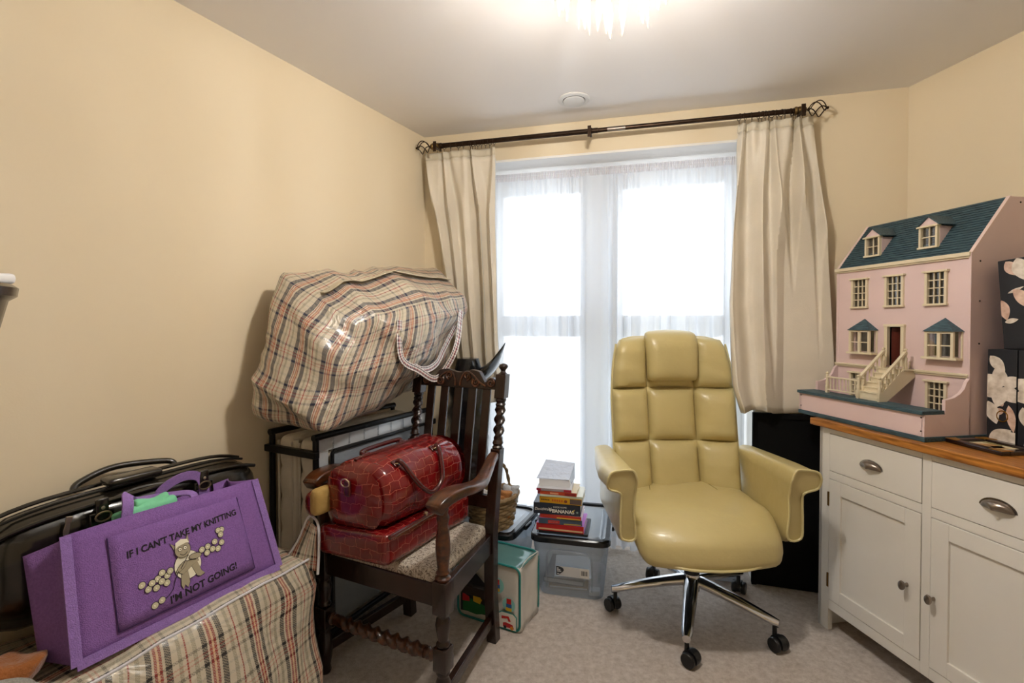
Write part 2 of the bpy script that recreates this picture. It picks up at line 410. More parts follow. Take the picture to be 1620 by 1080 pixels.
gm = G(); gm.tube([(0, .0165 * math.cos(2 * PI * k / 20), -.004 + .0165 * math.sin(2 * PI * k / 20)) for k in range(20)], .0016, 6, loop=True)
gm.tube([(0, 0, -.02), (0, .002, -.03), (0, 0, -.036)], .0014, 6)
ring_me = gm.mesh('curtain_ring', True); ring_me.materials.append(M_bronze)
for u in (.118, .16, .20, .245, .275, .318, .33, .345, .36, .382, .405, .43, .455, 1.70, 1.725, 1.755, 1.785, 1.80, 1.815, 1.83, 1.845, 1.865, 1.885, 1.90, 1.925, 1.93, 1.937, 1.945, 1.975):
    share('curtain_ring', ring_me, pole, (pu(u), 0, 0), (0, 0, random.uniform(-.7, .7)))

# ------------------------------------------------------------------ heavy curtains
M_curt = fabric_light('cream_satin', '#ece3d2', .12, bump=.12, bs=220)
M_curt.node_tree.nodes['Principled BSDF'].inputs['Roughness'].default_value = .5
M_head = fabric_light('cream_heading', '#ddd4c0', .12, bump=.15, bs=260)
M_lining = fabric_light('curtain_lining', '#d5d7d6', .3, bump=.05)
def curtain(name, label, u0, u1, zb, zt, folds, seed, dbase, amp, hem=.0):
    t = thing(name, label, 'curtain', wpt((u0(1.6) + u1(1.6)) / 2, zb(0.5), .09))
    t.matrix_world  # kept at identity rotation
    loc = t.location.copy()
    def dfun(s, z):
        w = min(1, max(0, (zt - z) / .35))
        ph = 2 * PI * folds * (s + .11 * noise.noise(Vector((s * 3.2, z * .6, seed))) * w) + (1 - w) * 2.2 * math.sin(s * 17 + seed)
        a = amp * (.45 + .75 * w) * (.55 + .6 * abs(noise.noise(Vector((s * 4, z * .7, seed + 4)))))
        return .01 * w * math.sin(ph * 1.0 + 1.3), dbase(z) + a * (math.sin(ph) + .3 * math.sin(2 * ph + .8)) + .012 * noise.noise(Vector((s * 6, z * 4, seed)))
    def sheet(off, za, zb_, nz):
        g = G(); nu = 150; vs = []; fs = []
        for j in range(nz + 1):
            for i in range(nu + 1):
                s = i / nu; bot = zb(s) if callable(zb) else zb
                z = lerp(za if za is not None else bot, zb_, j / nz)
                du, d = dfun(s, z); uu = lerp(u0(z), u1(z), s) + du; d = min(d, lerp(.2, .062, min(1, max(0, (uu - 1.74) / .17)) * min(1, max(0, (2.2 - z) / .6))))
                vs.append(WM @ Vector((uu, max(.020, d + off), z)) - loc)
        for j in range(nz):
            for i in range(nu):
                a = j * (nu + 1) + i; fs.append((a, a + 1, a + nu + 2, a + nu + 1))
        return g.add(vs, fs)
    o = sheet(0, None, zt - .035, 40).build('drape', M_curt, t, smooth=True, fix=False)
    sd = o.modifiers.new('thick', 'SOLIDIFY'); sd.thickness = .003
    o = sheet(.001, zt - .04, zt, 3).build('pleated_heading', M_head, t, smooth=True, fix=False)
    sd = o.modifiers.new('thick', 'SOLIDIFY'); sd.thickness = .005
    o = sheet(-.012, None, zt - .06, 30).build('lining', M_lining, t, smooth=True, fix=False)
    return t
curtain('curtain', 'cream curtain at the left end of the pole beside the checked bag',
        lambda z: interp([(.9, .25), (1.13, .21), (1.6, .14), (2.0, .075), (2.27, .045)], z), lambda z: interp([(.9, .50), (1.2, .485), (2.27, .462)], z),
        lambda s: .86, 2.272, 4.5, 1.7, lambda z: .085, .034)
curtain('curtain', 'cream curtain gathered at the right end of the pole beside the doll house',
        lambda z: interp([(.86, 1.70), (1.0, 1.66), (1.4, 1.645), (1.8, 1.665), (2.27, 1.70)], z), lambda z: interp([(.86, 2.11), (1.1, 2.12), (1.6, 2.09), (2.27, 2.02)], z),
        lambda s: .875 + .01 * math.sin(s * 9), 2.272, 4, 5.2, lambda z: interp([(.86, .15), (1.2, .12), (2.27, .09)], z), .046)

# ------------------------------------------------------------------ ceiling vent
v = thing('ceiling_vent', 'round white air vent set in the ceiling', 'vent', (.304, 2.437 - .19, CEIL))
v.location = (.304, 2.437, CEIL)
M_vent = mat('vent_plastic', '#e2e1e0', .4)
G().lathe([(.056, 0), (.078, 0), (.079, -.004), (.072, -.008), (.056, -.008), (.052, 0)], 40, caps=False).build('vent_ring', M_vent, v, smooth=True)
G().lathe([(.0001, -.0005), (.056, -.0005)], 32, caps=False).build('shadow_gap', mat('dark_gap', '#2b2424', .9), v)
G().lathe([(.0001, -.016), (.03, -.0155), (.05, -.013), (.0525, -.010), (.05, -.006), (.0001, -.006)], 40, caps=False).build('vent_disc', M_vent, v, smooth=True)

# ------------------------------------------------------------------ chandelier
CH = Vector((.27, 1.33, 0))
ch = thing('chandelier', 'lit crystal drop chandelier hanging from the ceiling', 'chandelier', (CH.x, CH.y, CEIL))
M_chrome = mat('chrome', '#d8d8da', .12, 1.0)
G().lathe([(.0001, 0), (.06, 0), (.062, -.012), (.05, -.022), (.012, -.028), (.012, -.05), (.0001, -.05)], 28, caps=False).build('ceiling_rose', M_chrome, ch, smooth=True)
G().tube([(0, 0, -.04), (0, 0, -.185)], .008, 10).build('stem', M_chrome, ch, smooth=True)
G().lathe([(.0001, -.054), (.215, -.054), (.22, -.058), (.22, -.068), (.215, -.07), (.0001, -.07)], 40, caps=False).build('added_light_shield', M_chrome, ch, smooth=True)  # unseen disc added above the bulbs to keep their light off the nearby ceiling
for rr, zz in ((.17, -.085), (.13, -.13), (.075, -.17)):
    g = G(); g.tube([(rr * math.cos(2 * PI * k / 32), rr * math.sin(2 * PI * k / 32), zz) for k in range(32)], .004, 8, loop=True)
    for k in range(3): g.tube([(0, 0, zz), (rr * math.cos(2 * PI * k / 3), rr * math.sin(2 * PI * k / 3), zz)], .003, 6)
    g.build('crystal_ring', M_chrome, ch, smooth=True)
M_crys = clear_mat('crystal', '#fff3da', .22, .22, .03, translucent=True)
g = G(); prof = [(.0008, 0), (.004, -.006), (.0095, -.035), (.0115, -.055), (.0095, -.075), (.004, -.105), (.0006, -.122)]
g.lathe(prof, 6); drop_me = g.mesh('crystal_drop'); drop_me.materials.append(M_crys)
g = G(); g.lathe([(.0008, 0), (.003, -.006), (.005, -.04), (.0055, -.07), (.003, -.1), (.0004, -.125)], 6); drop2_me = g.mesh('crystal_spear'); drop2_me.materials.append(M_crys)
for rr, zz, n in ((.17, -.085, 16), (.13, -.13, 12), (.075, -.17, 8)):
    for k in range(n):
        a = 2 * PI * (k + .3 * random.random()) / n
        share('crystal_drop', drop_me if k % 2 == 0 else drop2_me, ch, (rr * math.cos(a), rr * math.sin(a), zz - .004), (random.uniform(-.06, .06), random.uniform(-.06, .06), random.random() * 3), (1, 1, random.uniform(.9, 1.08)))
M_bulb = mat('lit_bulb', '#ffdca0', .4, emit=4)
for k in range(4):
    a = PI / 4 + k * PI / 2; x, y = .085 * math.cos(a), .085 * math.sin(a)
    b = G().lathe([(.0001, -.03), (.008, -.027), (.012, -.015), (.011, 0), (.006, .014), (.006, .022)], 10).build('bulb', M_bulb, ch, smooth=True); b.location = (x * .6, y * .6, -.11)
    ld = bpy.data.lights.new('bulb_light', 'POINT'); ld.energy = LAMP_W; ld.color = (1, .96, .91); ld.shadow_soft_size = .03
    lo = bpy.data.objects.new('bulb_light', ld); COL.objects.link(lo); lo.parent = ch; lo.location = (x * .6, y * .6, -.132)
# ------------------------------------------------------------------ folded guest bed against the left wall
# bed frame: local X along LW (towards the window), local Y away from the room (towards the wall)
RZ_L = math.atan2(LW.y, LW.x)
M_blackmetal = mat('black_steel', '#141416', .35, .4)
M_matt = mat('mattress_ticking', '#e6dccb', .8, bump=.15, bs=120, var=.05)
M_grey = mat('grey_bed_cloth', '#7e858d', .8, bump=.25, bs=160, var=.1, vs=9)
M_silver = mat('galvanised_steel', '#b9c0c6', .35, .7)
BT = .25                                   # folded thickness
bed = thing('folding_bed', 'folded guest bed with cream mattress upright in a black metal frame', 'bed', (-.757, 1.870, 0), RZ_L)
HB = .875
for y in (0, BT):
    g = G()
    for x in (.012, .74): g.tube([(x, y, .06), (x, y, HB - .01)], .012, 10)
    g.tube([(0, y, HB - .012), (.752, y, HB - .012)], .013, 10); g.tube([(0, y, .07), (.752, y, .07)], .012, 10)
    g.build('side_frame', M_blackmetal, bed, smooth=True)
for z in (.80, .30):
    G().box(-.012, .012, -.022, BT + .02, z - .014, z + .014).build('end_bar', M_blackmetal, bed, bevel=.004)
    G().box(.735, .757, -.022, BT + .02, z - .014, z + .014).build('end_bar', M_blackmetal, bed, bevel=.004)
for x in (.05, .7):
    for y in (.02, BT - .02):
        c = G(); c.lathe([(.001, -.01), (.028, -.01), (.03, 0), (.028, .01), (.001, .01)], 16, M=Matrix.Rotation(PI / 2, 4, 'X'), c=(x, y, .03)); c.box(x - .006, x + .006, y - .015, y + .015, .03, .07)
        c.build('castor', M_blackmetal, bed, smooth=True)
def puff(p, cy, hh=.13, n=5):
    # quilting: pinch at regular heights
    z = p.z; k = abs(math.sin(PI * (z - .1) / .125)) ** .5
    return Vector((p.x - .012 * k if p.x < .3 else p.x + .012 * k, p.y, p.z))
for i, (y0, y1) in enumerate(((.018, .110), (.138, .230))):
    g = G(); g.rbox((.345, (y1 - y0) / 2, .375), .028, (3, 2, 34), post=lambda p: puff(p, 0), c=(.375, (y0 + y1) / 2, .475))
    q = g.build('mattress_half', M_matt, bed, smooth=True)
    g = G()
    for y in (y0 + .006, y1 - .006): g.tube([(.024 - .0, y, .12), (.022, y, .83)], .005, 8)
    g.build('piping', mat('piping_cream', '#ddd4c4', .7), q, smooth=True)
G().tube([(.02, .124, .1), (.025, .124, .84)], .012, 8).build('mattress_spine', M_matt, bed, smooth=True)
# front: pale steel rail, springs and grey cloth base
G().box(.03, .72, .006, .012, .80, .855).build('spring_rail', mat('pale_steel', '#d6dade', .4, .3), bed)
G().box(.03, .075, .004, .012, .1, .80).build('spring_rail', MATS['pale_steel'], bed)
for k in range(8): G().tube([(.1 + k * .085 + .003 * math.cos(2.1 * q), .0 + .003 * math.sin(2.1 * q), .806 + q * .0022) for q in range(20)], .0014, 5).build('spring', M_silver, bed, smooth=True)
G().rbox((.31, .006, .345), .005, (6, 1, 6), c=(.4, .0, .445)).build('cloth_base', M_grey, bed, smooth=True)
G().tube([(.085, -.008, .1), (.085, -.008, .787), (.095, -.008, .797), (.70, -.008, .797), (.712, -.008, .787), (.712, -.008, .1)], .008, 8).build('cloth_binding', M_blackmetal, bed, smooth=True)

# ------------------------------------------------------------------ big checked bags
CR, NV, RD, OR = '#c8bda8', '#0c1232', '#941d18', '#c99a70'
M_pl1 = plaid('blue_red_check', [(0, NV), (.13, CR), (.16, RD), (.185, CR), (.22, RD), (.245, OR), (.28, RD), (.305, CR), (.36, NV), (.49, CR), (.56, '#9d957f'), (.62, CR), (.69, RD), (.72, CR), (.80, '#9d957f'), (.86, CR)], .125, weft=[(0, '#3a3f58'), (.06, CR), (.16, '#b8665a'), (.19, CR), (.24, '#b8665a'), (.27, CR), (.36, '#3a3f58'), (.42, CR), (.6, '#a8a498'), (.66, CR), (.8, '#a8a498'), (.84, CR)])
BK = '#18161a'
M_pl2 = plaid('black_red_check', [(0, BK), (.10, CR), (.14, RD), (.19, '#d6b48c'), (.23, RD), (.28, CR), (.33, BK), (.44, CR), (.55, '#9d957f'), (.62, CR), (.69, RD), (.72, CR), (.82, '#9d957f'), (.9, CR)], .125, weft=[(0, '#3a383a'), (.06, CR), (.16, '#b8665a'), (.19, CR), (.24, '#b8665a'), (.27, CR), (.36, '#3a383a'), (.42, CR), (.6, '#a8a498'), (.66, CR), (.8, '#a8a498'), (.84, CR)])
M_strap = plaid('strap_check', [(0, '#e9e4e0'), (.2, NV), (.35, RD), (.5, '#e9e4e0'), (.7, NV), (.85, '#e9e4e0')], .03)
M_sheen = clear_mat('clear_wrap', '#ffffff', .10, .10, .12)
def bag8(corners, sizes, n, bulge, amp, seed):
    """soft bag between eight corners (order bottom near-left, near-right, far-right, far-left, then top)"""
    c = [Vector(q) for q in corners]
    hx_, hy_, hz_ = sizes
    def post(p):
        u, v, w = (p.x / hx_ + 1) / 2, (p.y / hy_ + 1) / 2, (p.z / hz_ + 1) / 2
        b = (c[0] * (1 - u) + c[1] * u) * (1 - v) + (c[3] * (1 - u) + c[2] * u) * v
        t = (c[4] * (1 - u) + c[5] * u) * (1 - v) + (c[7] * (1 - u) + c[6] * u) * v
        q = b * (1 - w) + t * w
        ctr = sum(c, Vector()) / 8; d = (q - ctr); 
        f = bulge * (1 - abs(2 * u - 1) ** 3) * (1 - abs(2 * v - 1) ** 3) + bulge * (1 - abs(2 * w - 1) ** 3) * (1 - abs(2 * v - 1) ** 3) + bulge * (1 - abs(2 * w - 1) ** 3) * (1 - abs(2 * u - 1) ** 3)
        q = q + d.normalized() * f * .5
        # sharp folds: ridged noise, stretched along diagonals
        a = Vector((q.x * 3.2 + q.z * 2.1, q.y * 3.1 - q.z * 1.5, q.z * 3.0 + q.x * 1.2)) + Vector((seed, seed * 2, 0))
        r = (1 - abs(noise.noise(a)) * 2.2); r2 = (1 - abs(noise.noise(a * 2.1)) * 2.2)
        q = q + d.normalized() * (amp * r + amp * .5 * r2 - amp * .6)
        return q
    g = G(); g.rbox((hx_, hy_, hz_), .035, n, post=post); return g, post
# bag 1 on top of the bed (world corners, thing at its base)
o1 = Vector((-.70, 2.15, .89))
b1c = [(-.965, 1.80, .955), (-.69, 1.785, .90), (-.345, 2.55, 1.06), (-.62, 2.68, .95), (-.915, 1.93, 1.50), (-.60, 1.93, 1.31), (-.205, 2.50, 1.45), (-.425, 2.70, 1.61)]
chk = thing('checked_laundry_bag', 'bulging blue and red checked laundry bag on top of the folded bed', 'bag', o1)
g, post1 = bag8([Vector(c) - o1 for c in b1c], (.20, .42, .26), (16, 26, 18), .10, .034, 3.3)
g.build('body', M_pl1, chk, smooth=True)
def on1(u, v, w, off=0):
    p = post1(Vector(((2 * u - 1) * .2, (2 * v - 1) * .42, (2 * w - 1) * .26))); c = Vector((-.60, 2.18, 1.2)) - o1
    return p + (p - c).normalized() * off
M_pipe = mat('white_piping', '#d8d6da', .5)
g = G(); g.tube([on1(.06 + .88 * u / 14, .03, .035, -.004) for u in range(15)], .005, 6); g.build('piping', M_pipe, chk, smooth=True)
g = G(); g.ribbon([on1(.5, .04 + .92 * v / 20, 1, .012) for v in range(21)], .035, .004); g.build('zip_band', mat('zip_tape', '#c6bba2', .6), chk, smooth=True)
# handle straps on the side towards the chair
def strap(path, parent, m, w=.028, up=(.8, -.5, .3)):
    g = G(); P = smooth_path(path, 6); g.ribbon(P, w, .003, up)
    k = 0
    for i in range(len(g.f)): g.uv[i] = [(0, 0), (.03, 0), (.03, .03), (0, .03)][:len(g.f[i])] if len(g.f[i]) == 4 else None
    return g.build('strap', m, parent, smooth=True)
pA, pB = on1(1, .30, .85, .012), on1(1, .88, .80, .012)
strap([pA, on1(1, .36, .55, .02), Vector((-.40, 2.12, 1.10)) - o1, Vector((-.345, 2.19, 1.055)) - o1, Vector((-.305, 2.23, 1.09)) - o1, Vector((-.255, 2.27, 1.2)) - o1, pB], chk, M_strap)
strap([on1(1, .34, .6, .006), on1(1, .5, .40, .02), on1(1, .62, .36, .03), on1(1, .75, .42, .02), on1(1, .86, .62, .008)], chk, M_strap)
# bag 2 on the floor by the left wall
chk2 = thing('checked_laundry_bag', 'black and red checked laundry bag on the floor under the purple bag', 'bag', lpt(1.7, .25, 0))
o2 = lpt(1.7, .25, 0)
b2c = [lpt(2.0, .03, .0), lpt(2.0, .52, .0), lpt(1.19, .5, .0), lpt(1.19, .03, .0), lpt(1.99, .03, .47), lpt(1.98, .42, .46), lpt(1.20, .42, .50), lpt(1.19, .03, .50)]
def inroom(p):  # keep clear of the left wall
    w = p + o2; v = (w - A).dot(LN)
    if v < .012: p = p + LN * (.012 - v)
    if p.z < .004: p.z = .004
    return p
g, post2 = bag8([Vector(c) - o2 for c in b2c], (.26, .42, .25), (14, 22, 12), .06, .026, 9.1)
g.v = [tuple(inroom(Vector(v))) for v in g.v]
g.build('body', M_pl2, chk2, smooth=True)
# upstanding end flap with white edging
fp = [lpt(1.26, .30, .50), lpt(1.21, .455, .47), lpt(1.19, .475, .56), lpt(1.175, .425, .625), lpt(1.21, .36, .57)]
g = G(); c = [Vector(p) - o2 for p in fp]; nrm = Vector((.5, -.85, .1))
def qd(a, b, c_, d, n=8):
    vs = []; fs = []; uv = []
    for j in range(n + 1):
        for i in range(n + 1):
            s, t = i / n, j / n; p = (a * (1 - s) + b * s) * (1 - t) + (d * (1 - s) + c_ * s) * t
            vs.append(p + nrm * .012 * math.sin(PI * s) + nrm * .006 * noise.noise(p * 20))
    for j in range(n):
        for i in range(n):
            k = j * (n + 1) + i; fs.append((k, k + 1, k + n + 2, k + n + 1)); uv.append([(i * .02, j * .02), ((i + 1) * .02, j * .02), ((i + 1) * .02, (j + 1) * .02), (i * .02, (j + 1) * .02)])
    return vs, fs, uv
g.add(*qd(Vector(lpt(1.24, .33, .475)) - o2, Vector(lpt(1.20, .45, .46)) - o2, Vector(lpt(1.18, .43, .60)) - o2, Vector(lpt(1.185, .39, .62)) - o2))
f = g.build('corner_flap', M_pl2, chk2, smooth=True, fix=False); sd = f.modifiers.new('t', 'SOLIDIFY'); sd.thickness = .004
g = G(); g.tube(smooth_path([Vector(p) - o2 for p in (lpt(1.24, .33, .475), lpt(1.21, .37, .55), lpt(1.183, .39, .625), lpt(1.176, .415, .625), lpt(1.178, .435, .60), lpt(1.19, .45, .53), lpt(1.20, .455, .45))], 5), .0045, 6)
g.build('piping', M_pipe, f, smooth=True)
g = G(); g.tube([post2(Vector((.26, -.42 + .84 * k / 20, .25))) + Vector((0, 0, -.004)) for k in range(21)], .004, 6); g.build('piping', M_pipe, chk2, smooth=True)

# ------------------------------------------------------------------ black holdall behind the purple bag
M_bleather = mat('black_leather', '#1a1611', .24, bump=.3, bs=11, coat=.5, bd=6)
M_zip = mat('zip_metal', '#c9bfae', .3, .9)
hb = thing('leather_holdall', 'shiny black leather holdall with silver zips leaning on the cream wall', 'bag', lpt(1.575, .112, .512), RZ_L)
HL = .37
def hold(p):
    # local X along wall, Y to the wall (+ is the wall side), Z up; ends rounded, top edge falls to the near end
    e = min(1, abs(p.x) / HL); f = 1 - .26 * e ** 5
    z = p.z * f + (.13 * (1 - f)); z *= (1.06 + .03 * p.x / HL)
    y = p.y * (1 - .18 * e ** 3); q = Vector((p.x, y, z))
    q += Vector((0, -1, .4)) * .008 * noise.noise(Vector((p.x * 9, p.y * 7, p.z * 9)))
    return q
g = G(); g.rbox((HL, .095, .145), .085, (18, 6, 8), post=hold, c=(0, 0, .155)); hbody = g.build('body', M_bleather, hb, smooth=True)
def hp(x, y, z): return hold(Vector((x, y, z)))
g = G(); g.tube([hp(-HL + .05 + (2 * HL - .1) * k / 20, -.03, .303) for k in range(21)], .004, 6); g.build('zip', mat('zip_black', '#0b0a0a', .4), hb, smooth=True)
for y in (-.075, .03):
    g = G(); g.tube([hp(-HL + .03 + (2 * HL - .06) * k / 20, y, .285 if y < 0 else .305) for k in range(21)], .006, 8); g.build('piping', M_bleather, hb, smooth=True)
def puller(parent, p, rot, s=1, m=None):
    g = G(); g.box(-.006 * s, .006 * s, -.003, .003, -.006 * s, .008 * s); g.prism([(-.004 * s, 0), (.004 * s, 0), (.006 * s, -.026 * s), (.0045 * s, -.034 * s), (-.0045 * s, -.034 * s), (-.006 * s, -.026 * s)], -.0015, .0015, Matrix.Rotation(PI / 2, 4, 'X'))
    o = g.build('zip_puller', m or M_zip, parent, bevel=.0008); o.location = p; o.rotation_euler = rot; return o
puller(hb, hp(-.20, -.09, .27) + Vector((0, -.012, .004)), (0, .2, 0), 1.1)
puller(hb, hp(-.33, -.06, .27) + Vector((-.012, -.008, 0)), (0, .3, .6), 1.1)
puller(hb, hp(-.36, .01, .25) + Vector((-.012, -.004, 0)), (0, .3, 1.2), 1.1)
puller(hb, hp(-.35, -.08, .05) + Vector((-.006, -.012, 0)), (0, .2, .5), 1.1, mat('zip_brass', '#9b8435', .3, .9))
for y, lift in ((-.085, .012), (.045, .022)):
    g = G(); a = hp(-.135, y, .265 if y < 0 else .30); b = hp(.135, y, .265 if y < 0 else .30)
    g.tube(smooth_path([a, a + Vector((.02, .015, lift * .8)), (a + b) / 2 + Vector((-.02, .03, lift + .012)), b + Vector((-.02, .015, lift * .8)), b], 6), .0095, 10)
    g.build('handle', M_bleather, hb, smooth=True)
g = G(); m_ = (hp(-.02, -.08, .27) + hp(-.02, .04, .3)) / 2 + Vector((0, .0, .034)); g.rbox((.07, .032, .012), .011, (4, 2, 1), c=m_); g.build('handle_wrap', M_bleather, hb, smooth=True)
for x in (-.135, .135):
    base = hp(x, -.108, .25); g = G()
    g.tube([base + Vector((.026 * math.cos(t), -.008, .0 + .038 * math.sin(t) - .01)) for t in [PI + PI * k / 10 for k in range(11)]] + [base + Vector((.026, -.004, .02)), base + Vector((-.026, -.004, .02))], .004, 8, loop=True)
    g.build('strap_loop', M_bleather, hb, smooth=True)
    g = G(); g.tube([base + Vector((.018 * math.cos(t), -.014, .012 + .012 * math.sin(t))) for t in [2 * PI * k / 14 for k in range(14)]], .0025, 6, loop=True); g.build('ring', mat('antique_ring', '#a99a80', .3, .9), hb, smooth=True)
    g = G(); g.rbox((.015, .006, .03), .005, (1, 1, 2), c=base + Vector((0, -.006, .03))); q = g.build('handle_tab', M_bleather, hb, smooth=True)
    g = G(); g.lathe([(.0001, .002), (.004, .0015), (.005, 0)], 10, M=Matrix.Rotation(PI / 2, 4, 'X'), c=base + Vector((0, -.0125, .035))); g.build('rivet', M_zip, q)
# end pocket
g = G(); g.rbox((.02, .075, .085), .018, (2, 4, 5), c=(-HL + .005, -.02, .12)); g.build('end_pocket', M_bleather, hb, smooth=True)
g = G(); g.tube([(-HL - .008, -.02 - .078 * math.cos(t), .135 + .1 * math.sin(t)) for t in [PI * k / 12 for k in range(13)]], .0035, 6); g.build('zip', MATS['zip_black'], hb, smooth=True)

# ------------------------------------------------------------------ purple jute bag
M_jute = mat('purple_jute', '#8a62a8', .9, bump=.5, bs=420, var=.12, vs=180)
M_jute2 = mat('purple_jute_trim', '#9876bd', .9, bump=.5, bs=420, var=.12, vs=180)
pb0 = lpt(1.835, .395, .512)                # near bottom corner of the front face
pbag = thing('jute_shopping_bag', 'purple jute shopping bag printed with a knitting sheep', 'bag', pb0, RZ_L)
PW, PH, PD = .53, .285, .10                 # local X along wall, Y to the wall, Z up
LEAN = .08
def pfront(x, z, out=0):                    # point on the front face
    xx = x * (1 - .075 * (z / PH)) + .03 * (z / PH) * (1 - x / PW) * .0
    return Vector((xx + .012 * z / PH, LEAN * (z / PH) - out - .006 * math.sin(PI * x / PW) * math.sin(PI * min(1, z / PH)), z * (1 - .03 * abs(x / PW - .3))))
def patch(fn, nx, nz, th=.003):
    g = G(); vs = []; fs = []
    for j in range(nz + 1):
        for i in range(nx + 1): vs.append(fn(i / nx, j / nz))
    for j in range(nz):
        for i in range(nx):
            a = j * (nx + 1) + i; fs.append((a, a + 1, a + nx + 2, a + nx + 1))
    return g.add(vs, fs)
def sol(o, t, off=0): s_ = o.modifiers.new('t', 'SOLIDIFY'); s_.thickness = t; s_.offset = off; return o
sol(patch(lambda s, t: pfront(s * PW, t * PH), 16, 10).build('front_panel', M_jute, pbag, smooth=True, fix=False), .003)
def pback(x, z): return Vector((x * .96 - .03, LEAN * (z / PH) + PD, z * (.80 + .16 * x / PW)))
sol(patch(lambda s, t: pback(s * PW, t * PH), 12, 8).build('back_panel', M_jute, pbag, smooth=True, fix=False), .003)
for x, k in ((0, -1), (PW, 1)):
    sol(patch(lambda s, t: lerp(pfront(x, t * PH), pback(x, t * PH), s) + Vector((-k * .03 * math.sin(PI * s) * t, 0, 0)), 10, 8).build('gusset', M_jute, pbag, smooth=True, fix=False), .003)
sol(patch(lambda s, t: lerp(pfront(s * PW, .0), pback(s * PW, .0), t) + Vector((0, 0, .002)), 8, 4).build('base_panel', M_jute, pbag, fix=False), .003)
# bound edges and stitched pocket
for a, b in (((0, 0), (0, PH)), ((PW, 0), (PW, PH)), ((0, 0), (PW, 0))):
    P = [pfront(lerp(a[0], b[0], k / 10), lerp(a[1], b[1], k / 10), .004) for k in range(11)]
    G().ribbon(P, .022, .004, (0, -1, .3)).build('seam_binding', M_jute2, pbag, smooth=True)
PX0, PX1, PZ0, PZ1 = .085, .45, .03, .25
sol(patch(lambda s, t: pfront(lerp(PX0, PX1, s), lerp(PZ0, PZ1, t), .005), 14, 8).build('front_pocket', M_jute, pbag, smooth=True, fix=False), .003)
P = [pfront(PX0, PZ1, .007), pfront(PX0, PZ0, .007), pfront((PX0 + PX1) / 2, PZ0, .008), pfront(PX1, PZ0, .007), pfront(PX1, PZ1, .007)]
G().tube(P, .0012, 5).build('pocket_stitching', mat('dark_thread', '#3a2457', .9), pbag)
for yb, x0, x1, sg in ((0, .14, .33, -1), (PD, .30, .44, 1)):
    a, b = (pfront(x0, PH * .98, -.006), pfront(x1, PH * .98, -.006)) if sg < 0 else (pback(x0, PH), pback(x1, PH))
    top = .045 if sg > 0 else .03
    if sg < 0: path = [a + Vector((0, 0, -.02)), a + Vector((.005, 0, .03)), a + Vector((.02, .03, .05)), a + Vector((.06, .06, .02)), b + Vector((-.06, .06, .015)), b + Vector((0, .02, .01)), b + Vector((0, 0, -.02))]
    else: path = [a + Vector((0, -.01, -.02)), a + Vector((.01, -.01, .04)), (a + b) / 2 + Vector((0, -.02, .065)), b + Vector((-.01, -.01, .04)), b + Vector((0, -.01, -.02))]
    G().ribbon(smooth_path(path, 6), .026, .004, (0, -1, 0)).build('handle', M_jute2, pbag, smooth=True)
# print: lettering, sheep and yarn, flat on the pocket
M_ink = mat('black_print', '#161019', .8); M_yarn = mat('cream_print', '#c9c2a2', .85); M_wool = mat('white_print', '#ece6cf', .85); M_flesh = mat('taupe_print', '#a59a80', .85)
PM = face_M(pfront(PX0, PZ0, .0125), pfront(PX1, PZ0) - pfront(PX0, PZ0), pfront(PX0, PZ1) - pfront(PX0, PZ0))
def pr(x, y, dz=0): return PM @ Matrix.Translation((x, y, dz))
PMI = PM.inverted()
def drape(o):                               # lay a flat print onto the curved pocket
    for v in o.data.vertices:
        q = PMI @ v.co; v.co = pfront(PX0 + q.x, PZ0 + q.y, .0072 + q.z)
    return o
FWm = PX1 - PX0
drape(text("IF I CAN'T TAKE MY KNITTING", .0228, M_ink, pbag, pr(.036, .158) @ Matrix.Rotation(R(2.5), 4, 'Z'), thick=.0006, shear=.1))
drape(text("I'M NOT GOING!", .0255, M_ink, pbag, pr(.120, .010) @ Matrix.Rotation(R(4), 4, 'Z'), thick=.0006, shear=.1))
def blob(name, poly, m, lay, par=None, rim=True):
    if rim:
        cx = sum(p[0] for p in poly) / len(poly); cy = sum(p[1] for p in poly) / len(poly)
        out = []
        for x, y in poly:
            d = math.hypot(x - cx, y - cy); k = (d + .0013) / d; out.append((cx + (x - cx) * k, cy + (y - cy) * k))
        drape(G().prism(out, 0, .0004, pr(0, 0, lay - .0003)).build('print_outline', M_ink, par or pbag))
    return drape(G().prism(poly, 0, .0005, pr(0, 0, lay)).build(name, m, par or pbag))
def pc(cx, cy, poly): return [(cx + x, cy + y) for x, y in poly]
sx, sy = .178, .095
fig = blob('sheep_print', disc_pts(sx, sy - .006, .036, .036, 20), M_wool, .0010)
fig['label'] = 'cream cartoon sheep printed on the pocket'
blob('printed_leg', pc(sx, sy, [(-.020, -.012), (-.004, -.018), (-.003, -.05), (-.010, -.062), (-.016, -.052), (-.022, -.062), (-.026, -.05)]), M_flesh, .0018, fig)
blob('printed_leg', pc(sx, sy, [(.006, -.006), (.024, -.004), (.032, -.034), (.040, -.044), (.026, -.047), (.018, -.042)]), M_flesh, .0018, fig)
blob('printed_lap', pc(sx, sy, [(-.026, -.018), (-.022, -.004), (.0, .004), (.026, .006), (.028, -.006), (.012, -.010), (-.004, -.018), (-.018, -.024)]), M_flesh, .0026, fig)
blob('printed_arm', disc_pts(sx - .018, sy - .004, .018, .006, 12, rot=.6), M_flesh, .0034, fig)
blob('printed_arm', disc_pts(sx + .022, sy + .010, .017, .007, 12, rot=-.1), M_flesh, .0034, fig)
blob('printed_ear', pc(sx, sy, [(-.024, .052), (-.036, .062), (-.028, .040)]), M_flesh, .0016, fig)
blob('printed_ear', pc(sx, sy, [(.006, .058), (.014, .073), (.014, .05)]), M_flesh, .0016, fig)
blob('printed_head', disc_pts(sx - .008, sy + .038, .021, .020, 18), M_flesh, .0042, fig)
